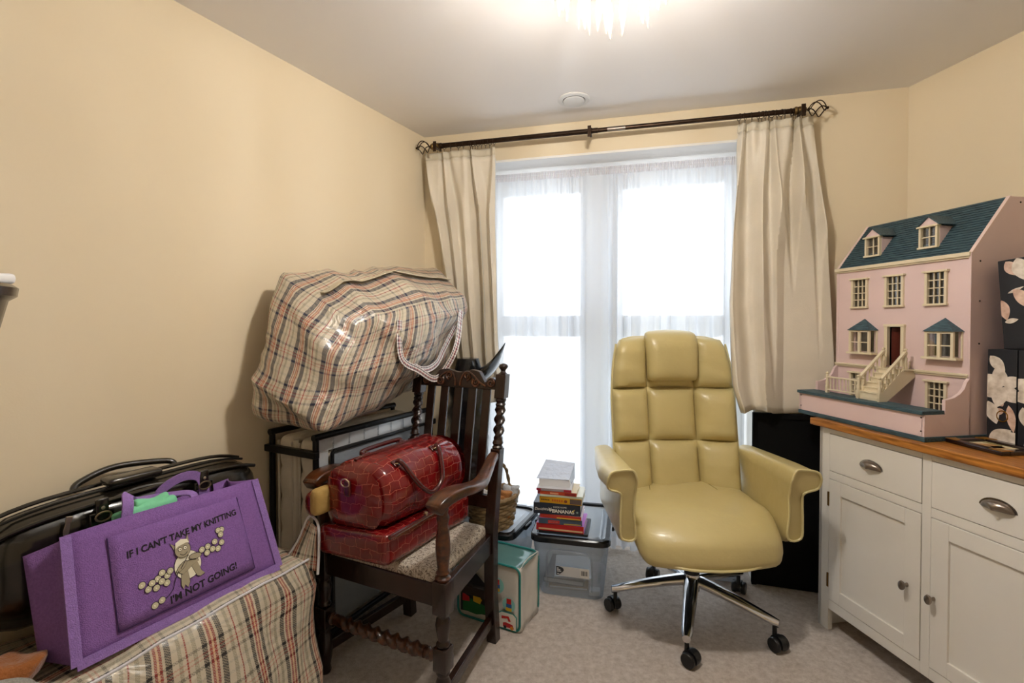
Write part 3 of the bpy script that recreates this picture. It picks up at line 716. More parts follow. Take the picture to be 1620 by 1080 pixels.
blob('printed_fringe', pc(sx, sy, [(-.027, .045), (-.024, .060), (-.008, .066), (.008, .061), (.012, .050), (.004, .053), (-.008, .051), (-.018, .05)]), M_wool, .0050, fig, rim=False)
for ex in (-.015, -.001):
    blob('printed_eye', disc_pts(sx + ex, sy + .041, .0045, .0045, 10), M_wool, .0050, fig); drape(G().prism(disc_pts(sx + ex, sy + .041, .0014, .0014, 8), 0, .0004, pr(0, 0, .0057)).build('printed_pupil', M_ink, fig))
drape(G().tube([pr(sx - .017 + .02 * k / 8, sy + .029 - .005 * math.sin(PI * k / 8), .005) @ Vector() for k in range(9)], .0007, 5).build('printed_mouth', M_ink, fig))
for a, b in (((-.022, -.008), (.004, .020)), ((.004, .006), (.022, .002))):
    drape(G().tube([pr(sx + a[0], sy + a[1], .0045) @ Vector(), pr(sx + b[0], sy + b[1], .0045) @ Vector()], .0008, 5).build('printed_needle', M_ink, fig))
drape(G().tube([pr(sx + x, sy + y, .004) @ Vector() for x, y in ((-.028, -.012), (-.040, -.03), (-.048, -.05), (-.060, -.060), (-.070, -.064))], .0009, 5).build('printed_thread', M_ink, fig))
balls = [(.060, .084, .35), (.073, .069, .5), (.083, .080, .2), (.098, .084, .4), (.110, .095, .2), (.106, .075, .3), (.122, .083, .4), (.118, .066, .5), (.130, .092, .2), (.092, .064, .3),
         (.222, .113, .3), (.234, .100, .4), (.240, .115, .5), (.252, .104, .3), (.262, .121, .2), (.268, .099, .6), (.282, .112, .3), (.284, .134, .4), (.291, .146, .3), (.280, .147, .1), (.100, .030, .35), (.083, .024, .35)]
for k, (x, y, a) in enumerate(balls):
    b = blob('printed_yarn_ball', disc_pts(x, y, .0082, .0075, 12, rot=a), M_yarn, .0012 + .0006 * (k % 3))
    drape(G().prism(disc_pts(x - .001, y, .0016, .0030, 8, rot=a + .5), 0, .0004, pr(0, 0, .0020 + .0006 * (k % 3))).build('printed_band', M_wool, b))
# green cloth inside the bag
def crumple(g, half, amp, sc, seed, c=(0, 0, 0), n=(8, 8, 8), r=.03):
    def post(p):
        return p + Vector((noise.noise(p * sc + Vector((seed, 0, 0))), noise.noise(p * sc + Vector((0, seed, 0))), noise.noise(p * sc + Vector((0, 0, seed))))) * amp
    g.rbox(half, r, n, post=post, c=c); return g
gc = thing('folded_cloth', 'mint green cloth poking out of the purple bag', 'cloth', pb0 + LW * .20 - LN * .115 + Vector((0, 0, .15)), RZ_L)
crumple(G(), (.08, .018, .07), .012, 14, 2.2, (0, 0, .075)).build('fold', mat('mint_cloth', '#7fd3a5', .8, bump=.2, bs=90), gc, smooth=True)
crumple(G(), (.05, .016, .03), .012, 18, 6.2, (.02, .005, .125), (6, 5, 5), .018).build('fold', MATS['mint_cloth'], gc, smooth=True)
# soft things at the near end of the pile
br = thing('brown_fleece', 'tan brown fleece bundled under the black holdall', 'fleece', lpt(1.915, .30, .495), RZ_L)
crumple(G(), (.05, .05, .028), .03, 18, 4.4, (0, 0, .026), (8, 8, 6), .04).build('fold', mat('tan_fleece', '#a1602b', .95, bump=.4, bs=160, sheen=.4), br, smooth=True)
mesh_ = thing('mesh_laundry_net', 'grey and white mesh cloth in the bottom corner beside the brown fleece', 'cloth', lpt(1.955, .40, .478), RZ_L)
crumple(G(), (.05, .05, .035), .02, 12, 8.4, (0, 0, .035), (8, 8, 5), .03).build('fold', mat('grey_mesh', '#a9a79f', .8, bump=.6, bs=300, var=.3, vs=200), mesh_, smooth=True)

# ------------------------------------------------------------------ carved wooden armchair
M_oak = mat('dark_stained_oak', '#150905', .25, bump=.12, bs=30, var=.35, vs=7, coat=.25, stretch=(14, 14, 1.6), col2='#2c130a')
M_oakarm = mat('worn_oak', '#241008', .28, bump=.1, bs=30, var=.35, vs=6, coat=.25, stretch=(10, 2, 10), col2='#5e3214')
CB = Vector((.44, .898, 0)).normalized()
RZ_C = -math.atan2(CB.x, CB.y)
chO = Vector((-.460, 1.702, 0))
wc = thing('carved_armchair', 'dark carved oak armchair with barley twist posts and patterned seat', 'chair', chO, RZ_C)
FX, RXr, DY = .263, .212, .42
def block(g, x, y, z0, z1, w): g.box(x - w / 2, x + w / 2, y - w / 2, y + w / 2, z0, z1)
def rake(z): return .0 if z < .45 else .115 * ((z - .45) / .69)
def twist(g, p0, p1, r, turns, n=14, m=40, lobes=2, depth=.26):
    p0, p1 = Vector(p0), Vector(p1); t = (p1 - p0).normalized(); u = t.orthogonal().normalized(); w = t.cross(u); rings = []
    for i in range(m + 1):
        s = i / m; env = min(1, s * 9, (1 - s) * 9); c = p0.lerp(p1, s)
        rings.append([c + (u * math.cos(a) + w * math.sin(a)) * r * (1 - depth * .4 + depth * env * math.cos(lobes * (a - 2 * PI * turns * s / lobes))) for a in [2 * PI * k / n for k in range(n)]])
    g.loft(rings)
for sx in (-1, 1):
    x = sx * FX
    g = G(); g.lathe([(.017, 0), (.022, .01), (.019, .03), (.024, .06), (.028, .1), (.026, .13), (.018, .155), (.023, .165), (.02, .178)], 16, (x, 0, 0))
    block(g, x, 0, .176, .252, .05)
    g.lathe([(.021, .252), (.024, .262), (.017, .272), (.022, .30), (.026, .325), (.022, .345), (.018, .352), (.024, .362)], 16, (x, 0, 0))
    block(g, x, 0, .362, .47, .052)
    g.build('front_leg', M_oak, wc, bevel=.003, smooth=True)
    g = G(); g.lathe([(.022, .47), (.026, .478), (.017, .487), (.024, .495), (.018, .505), (.021, .53), (.025, .57), (.024, .60), (.019, .635), (.017, .65), (.022, .672), (.017, .685), (.02, .715)], 16, (x, 0, 0))
    g.build('arm_support', M_oakarm, wc, smooth=True)
    xr = sx * RXr
    g = G(); w = .043
    zs = [0, .2, .45, .6, .72, .785]
    g.loft([[Vector((xr + a * w / 2, DY + rake(z) + b * w / 2 + (.02 if z == 0 else 0), z)) for a, b in ((-1, -1), (1, -1), (1, 1), (-1, 1))] for z in zs])
    g.build('back_leg', M_oak, wc, bevel=.003)
    g = G()
    def rk(prof): 
        for r_, z in prof: pass
        rings = []
        for r_, z in prof: rings.append([Vector((xr + r_ * math.cos(2 * PI * k / 14), DY + rake(z) + r_ * math.sin(2 * PI * k / 14), z)) for k in range(14)])
        g.loft(rings)
    rk([(.02, .783), (.023, .79), (.018, .797), (.023, .806), (.02, .815), (.017, .822)])
    twist(g, (xr, DY + rake(.82), .82), (xr, DY + rake(.955), .955), .021, 3.2)
    rk([(.017, .952), (.022, .962), (.018, .97), (.023, .98), (.02, .99)])
    post = g.build('twist_post', M_oak, wc, smooth=True)
    g = G(); z0, z1 = .988, 1.088
    g.loft([[Vector((xr + a * .023, DY + rake(z) + b * .023, z)) for a, b in ((-1, -1), (1, -1), (1, 1), (-1, 1))] for z in (z0, z1)]); g.build('post_block', M_oak, post, bevel=.003)
    g = G(); rk([(.022, 1.088), (.014, 1.093), (.01, 1.1), (.012, 1.106), (.019, 1.114), (.02, 1.121), (.015, 1.128), (.006, 1.132), (.001, 1.133)]); g.build('finial', M_oak, post, smooth=True)
    # arm
    path = smooth_path([(sx * .268, -.06, .715), (sx * .272, -.02, .738), (sx * .280, .06, .742), (sx * .282, .14, .730), (sx * .266, .24, .718), (sx * .240, .33, .730), (sx * .222, .40, .752), (sx * .215, .445, .765)], 4)
    n_ = len(path); g = G(); g.ribbon(path, [interp([(0, .058), (.15, .068), (.5, .055), (1, .036)], i / (n_ - 1)) for i in range(n_)], [interp([(0, .042), (.1, .036), (.5, .028), (1, .03)], i / (n_ - 1)) for i in range(n_)], (0, 0, 1))
    g.build('arm', M_oakarm, wc, bevel=.008, seg=3, smooth=True)
    # seat side rail and floor-level side stretcher
    def bar(x0, y0, x1, y1, z0, z1, w, name, m=M_oak):
        a = Vector((x0, y0, 0)); b = Vector((x1, y1, 0)); t = (b - a).normalized(); n2 = Vector((-t.y, t.x, 0)) * w / 2
        g = G(); g.loft([[p + n2 + Vector((0, 0, z0)), p - n2 + Vector((0, 0, z0)), p - n2 + Vector((0, 0, z1)), p + n2 + Vector((0, 0, z1))] for p in (a, b)])
        return g.build(name, m, wc, bevel=.003)
    bar(x, .02, xr, DY - .02, .375, .455, .024, 'seat_rail'); bar(x, .02, xr, DY - .015, .075, .115, .024, 'stretcher')
bar(-FX + .02, 0, FX - .02, 0, .38, .455, .026, 'seat_rail'); bar(-RXr + .02, DY, RXr - .02, DY, .375, .455, .024, 'seat_rail')
bar(-RXr + .02, DY, RXr - .02, DY, .18, .215, .022, 'stretcher')
g = G(); twist(g, (-FX + .07, 0, .213), (FX - .07, 0, .213), .022, 9, m=110)
for s in (-1, 1): g.lathe([(.012, 0), (.018, .012), (.022, .02), (.015, .026), (.02, .034), (.017, .048)], 14, (s * (FX - .022), 0, .213), Matrix.Rotation(-s * PI / 2, 4, 'Y'))
g.build('twist_stretcher', M_oakarm, wc, smooth=True)
# lower back rail, slats, carved crest
def rb(x0, x1, z0, z1, th, name, par=wc, off=0, m=M_oak):
    g = G(); g.loft([[Vector((x, DY + rake(z) + off + b * th / 2, z)) for b, z in ((-1, z0), (-1, z1), (1, z1), (1, z0))] for x in (x0, x1)]); return g.build(name, m, par, bevel=.002)
rb(-RXr + .018, RXr - .018, .545, .595, .022, 'lower_rail')
for k in range(5):
    x = -.142 + .071 * k; rb(x - .019, x + .019, .59, 1.03, .012, 'back_slat')
def crestz(s):          # scrolled outline, s in -1..1
    a = abs(s)
    return 1.094 - .006 * math.cos(a * 9) if a < .55 else (lerp(1.090, 1.045, (a - .55) / .17) if a < .72 else 1.045 + .026 * math.sin(PI * (a - .72) / .28) ** .6)
g = G(); n_ = 60; W_ = RXr - .02; rings = []
for i in range(n_ + 1):
    s = -1 + 2 * i / n_; x = s * W_; zt = crestz(s); zb_ = 1.022
    rings.append([Vector((x, DY + rake(z) + b * .013, z)) for b, z in ((-1, zb_), (-1, zt), (1, zt), (1, zb_))])
g.loft(rings); crest = g.build('crest_rail', M_oak, wc, bevel=.002)
def scroll(cx, cz, r, a0, dirn, turns=1.6):
    pts = []
    for k in range(34):
        t = k / 33; a = a0 + dirn * 2 * PI * turns * t; rr = r * (1 - .85 * t)
        z = cz + rr * math.sin(a); pts.append((cx + rr * math.cos(a), DY + rake(z) - .015, z))
    G().tube(pts, [.0045 * (1 - .5 * k / 33) for k in range(34)], 6).build('carved_scroll', M_oakarm, crest, smooth=True)
for s in (-1, 1):
    scroll(s * .165, 1.048, .018, PI / 2, -s, 1.7); scroll(s * .092, 1.048, .020, PI / 2 + s * .8, s, 1.7); scroll(s * .045, 1.072, .018, -PI / 2, s, 1.5)
    pts = [(s * .012, 1.03), (s * .015, 1.055), (s * .03, 1.085), (s * .055, 1.090), (s * .08, 1.076), (s * .11, 1.05), (s * .14, 1.034)]
    G().tube([(x, DY + rake(z) - .015, z) for x, _, z in [(p[0], 0, p[1]) for p in smooth_path([(a, b, 0) for a, b in pts], 4)]], .004, 6).build('carved_leaf', M_oakarm, crest, smooth=True)
# drop-in tapestry seat
def tapestry():
    m = mat('tapestry', '#9b938a', .9, bump=.3, bs=200); nt = m.node_tree; p = nt.nodes['Principled BSDF']
    tc = N(nt, 'ShaderNodeTexCoord'); n1 = N(nt, 'ShaderNodeTexNoise'); n1.inputs['Scale'].default_value = 34; n1.inputs['Detail'].default_value = 2; n1.inputs['Distortion'].default_value = 3.5
    r = N(nt, 'ShaderNodeValToRGB'); e = r.color_ramp.elements
    e[0].position = .36; e[0].color = hx('#6d6259'); e[1].position = .47; e[1].color = hx('#b9ad9c'); q = e.new(.58); q.color = hx('#d2c9bb'); q = e.new(.63); q.color = hx('#8a7d70')
    nt.links.new(tc.outputs['Object'], n1.inputs['Vector']); nt.links.new(n1.outputs['Fac'], r.inputs[0]); nt.links.new(r.outputs[0], p.inputs['Base Color']); return m
def seatp(p):
    k = (p.y - .2) / .2; p = Vector((p.x * (1 - .09 * (k + 1) / 2 * 1.6), p.y, p.z))
    if p.z > .455: p.z += .012 * (1 - (p.x / .25) ** 2) * (1 - ((p.y - .2) / .22) ** 2)
    return p
G().rbox((.238, .205, .028), .022, (8, 8, 1), post=seatp, c=(0, .198, .462)).build('seat_pad', tapestry(), wc, smooth=True)

# ------------------------------------------------------------------ red handbag on the armchair
def croc():
    m = mat('red_croc', '#7d0c10', .16, coat=.6); nt = m.node_tree; p = nt.nodes['Principled BSDF']; L = nt.links.new
    uv = N(nt, 'ShaderNodeUVMap'); nz = N(nt, 'ShaderNodeTexNoise'); nz.inputs['Scale'].default_value = 22; nz.inputs['Detail'].default_value = 3
    mp = N(nt, 'ShaderNodeMix', data_type='RGBA'); mp.blend_type = 'LINEAR_LIGHT'; mp.inputs['Factor'].default_value = .016
    L(uv.outputs[0], mp.inputs['A']); L(uv.outputs[0], nz.inputs['Vector']); L(nz.outputs['Color'], mp.inputs['B'])
    b = N(nt, 'ShaderNodeTexBrick'); b.offset = .5; b.inputs['Scale'].default_value = 1; b.inputs['Brick Width'].default_value = .042; b.inputs['Row Height'].default_value = .033; b.inputs['Mortar Size'].default_value = .0009; b.inputs['Mortar Smooth'].default_value = .4
    b.inputs['Color1'].default_value = hx('#64070b'); b.inputs['Color2'].default_value = hx('#74090d'); b.inputs['Mortar'].default_value = hx('#a84a3c')
    L(mp.outputs['Result'], b.inputs['Vector']); L(b.outputs['Color'], p.inputs['Base Color'])
    bp = N(nt, 'ShaderNodeBump'); bp.invert = True; bp.inputs['Strength'].default_value = .5; bp.inputs['Distance'].default_value = .004; L(b.outputs['Fac'], bp.inputs['Height']); L(bp.outputs[0], p.inputs['Normal'])
    return m
M_croc = croc(); M_redtrim = mat('red_patent_trim', '#470609', .2, coat=.5); M_gold = mat('pale_gold', '#cbb994', .22, 1.0); M_beige = mat('beige_lining', '#a98a4c', .8, bump=.2, bs=80)
SZ = .503
rbag = thing('red_handbag', 'glossy red crocodile pattern handbag lying on the carved armchair', 'handbag', chO + Vector((0, 0, SZ)), RZ_C)
BX = -.032
def basep(p):
    q = Vector(p); q.x += (q.y - .16) * .06
    q.z += .006 * noise.noise(q * 12); q.y += .01 * math.sin((q.x - BX) * 9) * (1 if q.y < 0 else 0); return q
g = G(); g.rbox((.145, .245, .052), .022, (6, 12, 3), post=basep, c=(BX, .155, .053)); g.build('base_compartment', M_croc, rbag, smooth=True)
# upper duffel body
def upbody(s, a):        # s 0..1 along, a angle
    y = lerp(-.075, .395, s); e = min(1, s * 12, (1 - s) * 12) ** .35
    rx, rz = .132, .116 + .012 * math.sin(PI * s); cx, cz = BX - .022 + .040 * s, .198 + .02 * s
    ca, sa = math.cos(a), math.sin(a); k = 1 / (abs(ca) ** 2.6 + abs(sa) ** 2.6) ** (1 / 2.6)
    q = Vector((cx + rx * ca * k * e, y, cz + rz * sa * k * e)); 
    q.z = max(q.z, .112)
    q += Vector((ca, 0, sa)) * .010 * noise.noise(Vector((q.x * 8, q.y * 9, q.z * 8)))
    return q
g = G(); ns, na = 34, 44; vs = []; fs = []; uv = []
for i in range(ns + 1):
    for k in range(na): vs.append(upbody(i / ns, 2 * PI * k / na))
for i in range(ns):
    for k in range(na):
        l = (k + 1) % na; fs.append((i * na + k, i * na + l, (i + 1) * na + l, (i + 1) * na + k)); du = .8 / na; dv = .47 / ns
        uv.append([(i * dv, k * du), (i * dv, (k + 1) * du), ((i + 1) * dv, (k + 1) * du), ((i + 1) * dv, k * du)])
g.add(vs, fs, uv)
ubody = g.build('body', M_croc, rbag, smooth=True)
for s in (.0, 1.0):     # end panels
    c = sum((upbody(s, 2 * PI * k / na) for k in range(na)), Vector()) / na; g = G(); vs = []; fs = []; uv = []; nr = 6
    for j in range(nr + 1):
        for k in range(na):
            e = upbody(.07 if s == 0 else .93, 2 * PI * k / na); e.y += (-.03 if s == 0 else .03); q = c.lerp(e, j / nr); q.y = lerp(c.y + (-.02 if s == 0 else .02), e.y, (j / nr) ** 3); vs.append(q)
    for j in range(nr):
        for k in range(na):
            l = (k + 1) % na; f = (j * na + k, j * na + l, (j + 1) * na + l, (j + 1) * na + k); fs.append(f); uv.append([(vs[i].x, vs[i].z) for i in f])
    g.add(vs, fs, uv); g.build('end_panel', M_croc, rbag, smooth=True)
g = G(); g.tube([upbody(.045, 2 * PI * k / 40) * 1.0 + Vector((0, -.006, 0)) for k in range(40)], .0055, 8, loop=True); g.build('piping', M_redtrim, rbag, smooth=True)
g = G(); g.tube([upbody(.955, 2 * PI * k / 40) + Vector((0, .006, 0)) for k in range(40)], .0055, 8, loop=True); g.build('piping', M_redtrim, rbag, smooth=True)
g = G(); g.tube([upbody(.08 + .84 * k / 20, R(100)) + Vector((0, 0, .002)) for k in range(21)], .006, 8); g.build('zip', M_redtrim, rbag, smooth=True)
g = G(); g.tube([Vector((BX + .147, -.085 + .49 * k / 12, .108)) + Vector((.006, 0, 0)) * 0 for k in range(13)] , .007, 8); g.build('piping', M_redtrim, rbag, smooth=True)
# handles on the side towards the right arm
for s0, s1, ang, out in ((.24, .66, R(52), .028), (.30, .70, R(128), .03)):
    a, b = upbody(s0, ang), upbody(s1, ang); d = Vector((math.cos(ang), 0, math.sin(ang)))
    if ang < 1.6: path = [a + d * .004, a + d * .02 + Vector((.01, .0, -.01)), upbody(lerp(s0, s1, .25), R(8)) + Vector((.022, 0, 0)), upbody(lerp(s0, s1, .55), R(-12)) + Vector((.026, 0, .01)), upbody(lerp(s0, s1, .85), R(8)) + Vector((.022, 0, 0)), b + d * .02 + Vector((.01, 0, -.01)), b + d * .004]
    else: path = [a + d * .004, a + d * .016, (a + b) / 2 + d * .016 + Vector((-.02, 0, -.004)), b + d * .016, b + d * .004]
    h = G().tube(smooth_path(path, 7), .0085, 10).build('handle', M_redtrim, rbag, smooth=True)
    for q in (a, b):
        G().tube([q + d * .009 + Vector((.011 * math.cos(t), .013 * math.sin(t), .005 * math.sin(t))) for t in [2 * PI * k / 14 for k in range(14)]], .0024, 6, loop=True).build('buckle', M_gold, h, smooth=True)
        g = G(); g.rbox((.014, .02, .005), .004, (1, 1, 1)); t_ = g.build('handle_tab', M_redtrim, h, smooth=True); t_.location = q; t_.rotation_euler = (0, PI / 2 - ang, 0)
c = upbody(.0, R(80)); c = Vector((c.x + .005, -.108, .27))
G().tube([c + Vector((.018 * math.cos(t), -.004, .013 * math.sin(t))) for t in [2 * PI * k / 18 for k in range(18)]], .0028, 6, loop=True).build('d_ring', M_gold, rbag, smooth=True)
g = G(); g.rbox((.013, .006, .026), .005, (1, 1, 2), c=c + Vector((.004, .004, -.02))); g.build('ring_tab', M_redtrim, rbag, smooth=True)
# open side pocket showing the lining
g = G(); g.rbox((.036, .045, .045), .034, (4, 4, 5), c=(BX - .168, -.085, .175)); g.build('side_pocket', M_croc, rbag, smooth=True)
g = G(); g.rbox((.022, .042, .046), .02, (3, 3, 3), c=(BX - .138, -.097, .19)); g.build('pocket_lining', M_beige, rbag, smooth=True)
for y in (.10, .17): G().lathe([(.0001, .006), (.007, .005), (.008, 0), (.008, -.006)], 12, (BX + .155, y, .125), Matrix.Rotation(PI / 2, 4, 'Y')).build('stud', M_gold if y < .15 else M_redtrim, rbag, smooth=True)

# ------------------------------------------------------------------ cream leather office chair
M_leather = mat('cream_leather', '#c3b37c', .36, bump=.22, bs=22, coat=.12, var=.05, vs=4, bd=5)
M_pipel = mat('cream_leather_piping', '#cdc08c', .38)
M_blackpl = mat('black_plastic', '#101012', .35)
oc = thing('office_chair', 'cream leather swivel office chair with padded arms on a chrome star base', 'office chair', (.785, 2.175, 0))
hub = Vector((.015, 0, 0))
for k in range(5):
    a = R(-113 + 72 * k); d = Vector((math.cos(a), math.sin(a), 0)); n2 = Vector((-d.y, d.x, 0))
    rings = []
    for s in [i / 12 for i in range(13)]:
        r = lerp(.02, .352, s); z = .165 - .062 * s ** 1.3; w = lerp(.034, .021, s); h = lerp(.024, .015, s)
        if s > .95: w *= .75
        rings.append([hub + d * r + n2 * w * math.cos(t) + Vector((0, 0, z + h * math.sin(t))) for t in [2 * PI * q / 12 for q in range(12)]])
    g = G(); g.loft(rings); arm = g.build('base_leg', M_chrome, oc, smooth=True)
    sw = a + [1.1, -.5, .4, 2.4, -1.0][k]; e = Vector((math.cos(sw), math.sin(sw), 0)); f = Vector((-e.y, e.x, 0)); p = hub + d * .335
    c = p + e * .018
    cg = G(); cg.tube([p + Vector((0, 0, .05)), p + Vector((0, 0, .1))], .009, 10)
    hood = []
    for t in [R(-25) + R(230) * q / 12 for q in range(13)]:
        hood.append(t)
    cg.loft([[c + e * (-.031 * math.cos(t)) + Vector((0, 0, .032 + .031 * math.sin(t))) + f * yy for yy in (-.011, .011)] + [c + e * (-.022 * math.cos(t)) + Vector((0, 0, .032 + .022 * math.sin(t))) + f * yy for yy in (.011, -.011)] for t in hood])
    cas = cg.build('castor', M_blackpl, oc, smooth=True)
    for s in (-1, 1):
        Mx = Matrix(((e.x, 0, f.x, 0), (e.y, 0, f.y, 0), (0, 1, 0, 0), (0, 0, 0, 1)))
        G().lathe([(.001, -.009), (.026, -.009), (.028, -.006), (.028, .006), (.026, .009), (.001, .009)], 20, c + f * s * .021 + Vector((0, 0, .029)), Mx).build('wheel', M_blackpl, cas, smooth=True)
G().lathe([(.036, .135), (.040, .145), (.040, .178), (.034, .19), (.034, .195)], 24, hub).build('hub', M_chrome, oc, smooth=True)
G().lathe([(.033, .12), (.033, .33), (.028, .335), (.028, .34)], 24, hub).build('gas_column', M_blackpl, oc, smooth=True)
G().lathe([(.02, .33), (.02, .40)], 16, hub).build('piston', M_chrome, oc, smooth=True)
G().box(-.11, .11, -.14, .12, .375, .415).build('tilt_mechanism', M_blackpl, oc, bevel=.01)
g = G(); g.tube([(-.1, -.02, .395), (-.22, -.05, .385)], .005, 8); g.rbox((.028, .018, .009), .008, (2, 1, 1), c=(-.245, -.055, .385)); g.build('tilt_lever', M_blackpl, oc, smooth=True)
# seat: wide, waterfall front edge
def seat(p):
    q = Vector(p); f = max(0, (-.10 - q.y) / .25); q.z -= .09 * f ** 2
    q.x *= 1 - .10 * f ** 2 - .06 * max(0, q.y / .25)
    s = q.x / .3; q.y += .05 * s * s * max(0, -q.y / .3) * 1.2
    if p.z > .5: q.z += .018 * (1 - (q.x / .3) ** 2) + .010 * noise.noise(q * 7)
    return q
G().rbox((.305, .30, .055), .05, (14, 14, 2), post=seat, c=(0, -.04, .475)).build('seat_cushion', M_leather, oc, smooth=True)
pth = []
for k in range(41):
    t = PI + PI * k / 40; s = math.cos(t); x = .306 * (abs(s) ** .5) * (1 if s > 0 else -1); y = -.04 + .30 * (-(abs(math.sin(t)) ** .5)) 
    pth.append(seat(Vector((x, y, .452))))
G().tube(pth, .0055, 8).build('seat_piping', M_pipel, oc, smooth=True)
G().rbox((.26, .25, .02), .02, (6, 6, 1), c=(0, -.0, .425)).build('seat_pan', M_blackpl, oc, smooth=True)
# two seams on the seat
for s in (-1, 1): G().tube([seat(Vector((s * lerp(.13, .17, k / 12), .2 - .2 * k / 12, .5305))) for k in range(9)], .0016, 5).build('seam', mat('leather_seam', '#8f7f45', .6), oc)
# back
def bz(z): return .175 + .14 * ((z - .5) / .75) + .02 * math.sin(PI * (z - .5) / .75)     # recline
def backp(x, z, out=0):
    return Vector((x, bz(z) - out + .055 * (x / .29) ** 2 * -1 + 0.0, z))
def bw(z): return interp([(.46, .285), (.7, .295), (.95, .298), (1.1, .287), (1.2, .268), (1.25, .24)], z)
g = G(); n_ = 24; rows = []
def shell(x, z, y): return Vector((x, bz(z) + y - .05 * (x / .29) ** 2, z))
rings = []
for i in range(n_ + 1):
    z = lerp(.455, 1.245, i / n_); w = bw(z) * (1 - .05 * (i / n_) ** 8)
    rings.append([shell(w * x, z, y) for x, y in [(-1, .0), (-.6, -.005), (-.2, -.008), (.2, -.008), (.6, -.005), (1, .0), (1.0, .05), (.6, .085), (0, .095), (-.6, .085), (-1.0, .05)]])
g.loft(rings); g.build('back_shell', M_leather, oc, smooth=True, sub=1)
xs = lambda z: (-bw(z), -.115, .115, bw(z))
zr = [.475, .735, .985, 1.24]
for r in range(3):
    for c in range(3):
        z0, z1 = zr[r], zr[r + 1]; nx, nz = 14, 14; vs = []; fs = []; wr = 1.0 if c != 1 else .35
        for lay in (0, 1):
            for j in range(nz + 1):
                for i in range(nx + 1):
                    s, t = i / nx, j / nz; z = lerp(z0, z1, t) + (.0); X = xs(z); x = lerp(X[c], X[c + 1], s)
                    if r == 2: z -= .03 * (abs(x) / .28) ** 3 * t
                    bul = (1 - abs(2 * s - 1) ** 3.2) ** .55 * (1 - abs(2 * t - 1) ** 3.6) ** .55
                    wrk = wr * .016 * bul * noise.noise(Vector((x * 7 + z * 6, z * 30, 3.3 + c))) * (.25 + .75 * abs(2 * s - 1)) + (.0035 * math.sin(z * 170 + 3 * math.sin(x * 40 + r) + c) * bul * max(0, abs(s - (1 if c == 2 else 0)) < .45) * (1 - abs(s - (1 if c == 2 else 0)) / .45) if c != 1 else 0)
                    th = .004 + bul * (.05 if c != 1 else .042)
                    vs.append(shell(x, z, (-.006 - th + wrk) if lay == 0 else .03))
        q = (nx + 1) * (nz + 1)
        for lay in (0, 1):
            for j in range(nz):
                for i in range(nx):
                    a = lay * q + j * (nx + 1) + i; fs.append((a, a + 1, a + nx + 2, a + nx + 1))
        rim = [i for i in range(nx + 1)] + [j * (nx + 1) + nx for j in range(1, nz + 1)] + [nz * (nx + 1) + i for i in range(nx - 1, -1, -1)] + [j * (nx + 1) for j in range(nz - 1, 0, -1)]
        for a, b in zip(rim, rim[1:] + rim[:1]): fs.append((a, b, b + q, a + q))
        G().add(vs, fs).build('back_panel', M_leather, oc, smooth=True)
for s in (-1, 1):
    G().tube([shell(s * (bw(z) + .002), z, -.0) for z in [lerp(.5, 1.2, k / 16) for k in range(17)]], .0055, 8).build('back_piping', M_pipel, oc, smooth=True)
# headrest pillow
def hr(p):
    t = p.z / .125; b = (1 - (p.x / .135) ** 4) * (1 - abs(t) ** 4)
    x = p.x * (1 - .06 * (1 - t) * .5) ; z = 1.145 + p.z - .012 * (p.x / .13) ** 2 * (1 if t > 0 else 0)
    return shell(x, z, -.045 + p.y + (-.03 * max(0, b) if p.y < 0 else 0) + .03 * max(0, t) ** 3)
G().rbox((.128, .03, .125), .026, (8, 2, 8), post=hr).build('headrest', M_leather, oc, smooth=True)
# arms: leather side panels that roll out into pads
for s in (-1, 1):
    rings = []; nL = 16
    for i in range(nL + 1):
        t = i / nL; y = lerp(-.245, .20, t); top = .735 - .02 * t; wpad = interp([(0, .095), (.25, .11), (.7, .085), (1, .06)], t); zb = interp([(0, .455), (.12, .43), (1, .44)], t)
        fr = interp([(0, .0), (.06, .6), (.16, 1)], t) if i else 0
        e = 1 if i else .96
        prof = [(.300, zb), (.305, .55), (.302, .64), (.300, .69), (.312, top - .008), (.335, top), (.36 + wpad * .35, top - .008), (.338 + wpad * .78, top - .035), (.338 + wpad * .74, top - .078), (.362, top - .098), (.356, .60), (.358, .52), (.352, zb)]
        cp = [Vector((x, 0, z)) for x, z in prof]; m_ = len(cp); dense = []
        for j in range(m_):
            p0, p1, p2, p3 = cp[j - 1], cp[j], cp[(j + 1) % m_], cp[(j + 2) % m_]
            for q in range(4):
                t_ = q / 4; dense.append(.5 * ((2 * p1) + (p2 - p0) * t_ + (2 * p0 - 5 * p1 + 4 * p2 - p3) * t_ * t_ + (3 * p1 - p0 - 3 * p2 + p3) * t_ ** 3))
        rings.append([Vector((s * p.x, y - .03 * max(0, min(1, (p.z - .62) / .08)) * (1 - t) ** 6, p.z)) for p in dense])
    g = G(); g.loft(rings); a = g.build('armrest', M_leather, oc, smooth=True)
    fp = [Vector(v) + Vector((0, -.004, 0)) for v in rings[0]]
    G().tube(fp, .0048, 6, loop=True).build('arm_piping', M_pipel, a, smooth=True)
# care label hanging below the seat
lab = G().box(-.04, .04, -.0015, .0015, -.08, 0).build('care_label', mat('label_card', '#e9e6df', .5), oc); lab.location = (.19, -.03, .41); lab.rotation_euler = (0, .08, -.1)
for x0, x1, z0, z1, c in ((-.042, .042, -.082, -.076, '#3f9a4c'), (-.042, -.036, -.08, 0, '#3f9a4c'), (.036, .042, -.08, 0, '#3f9a4c'), (-.012, .014, -.05, -.03, '#c0392b'), (-.02, .02, -.066, -.061, '#333333')):
    G().box(x0, x1, -.0024, -.0012, z0, z1).build('label_print', mat('print' + c, c, .6), lab)

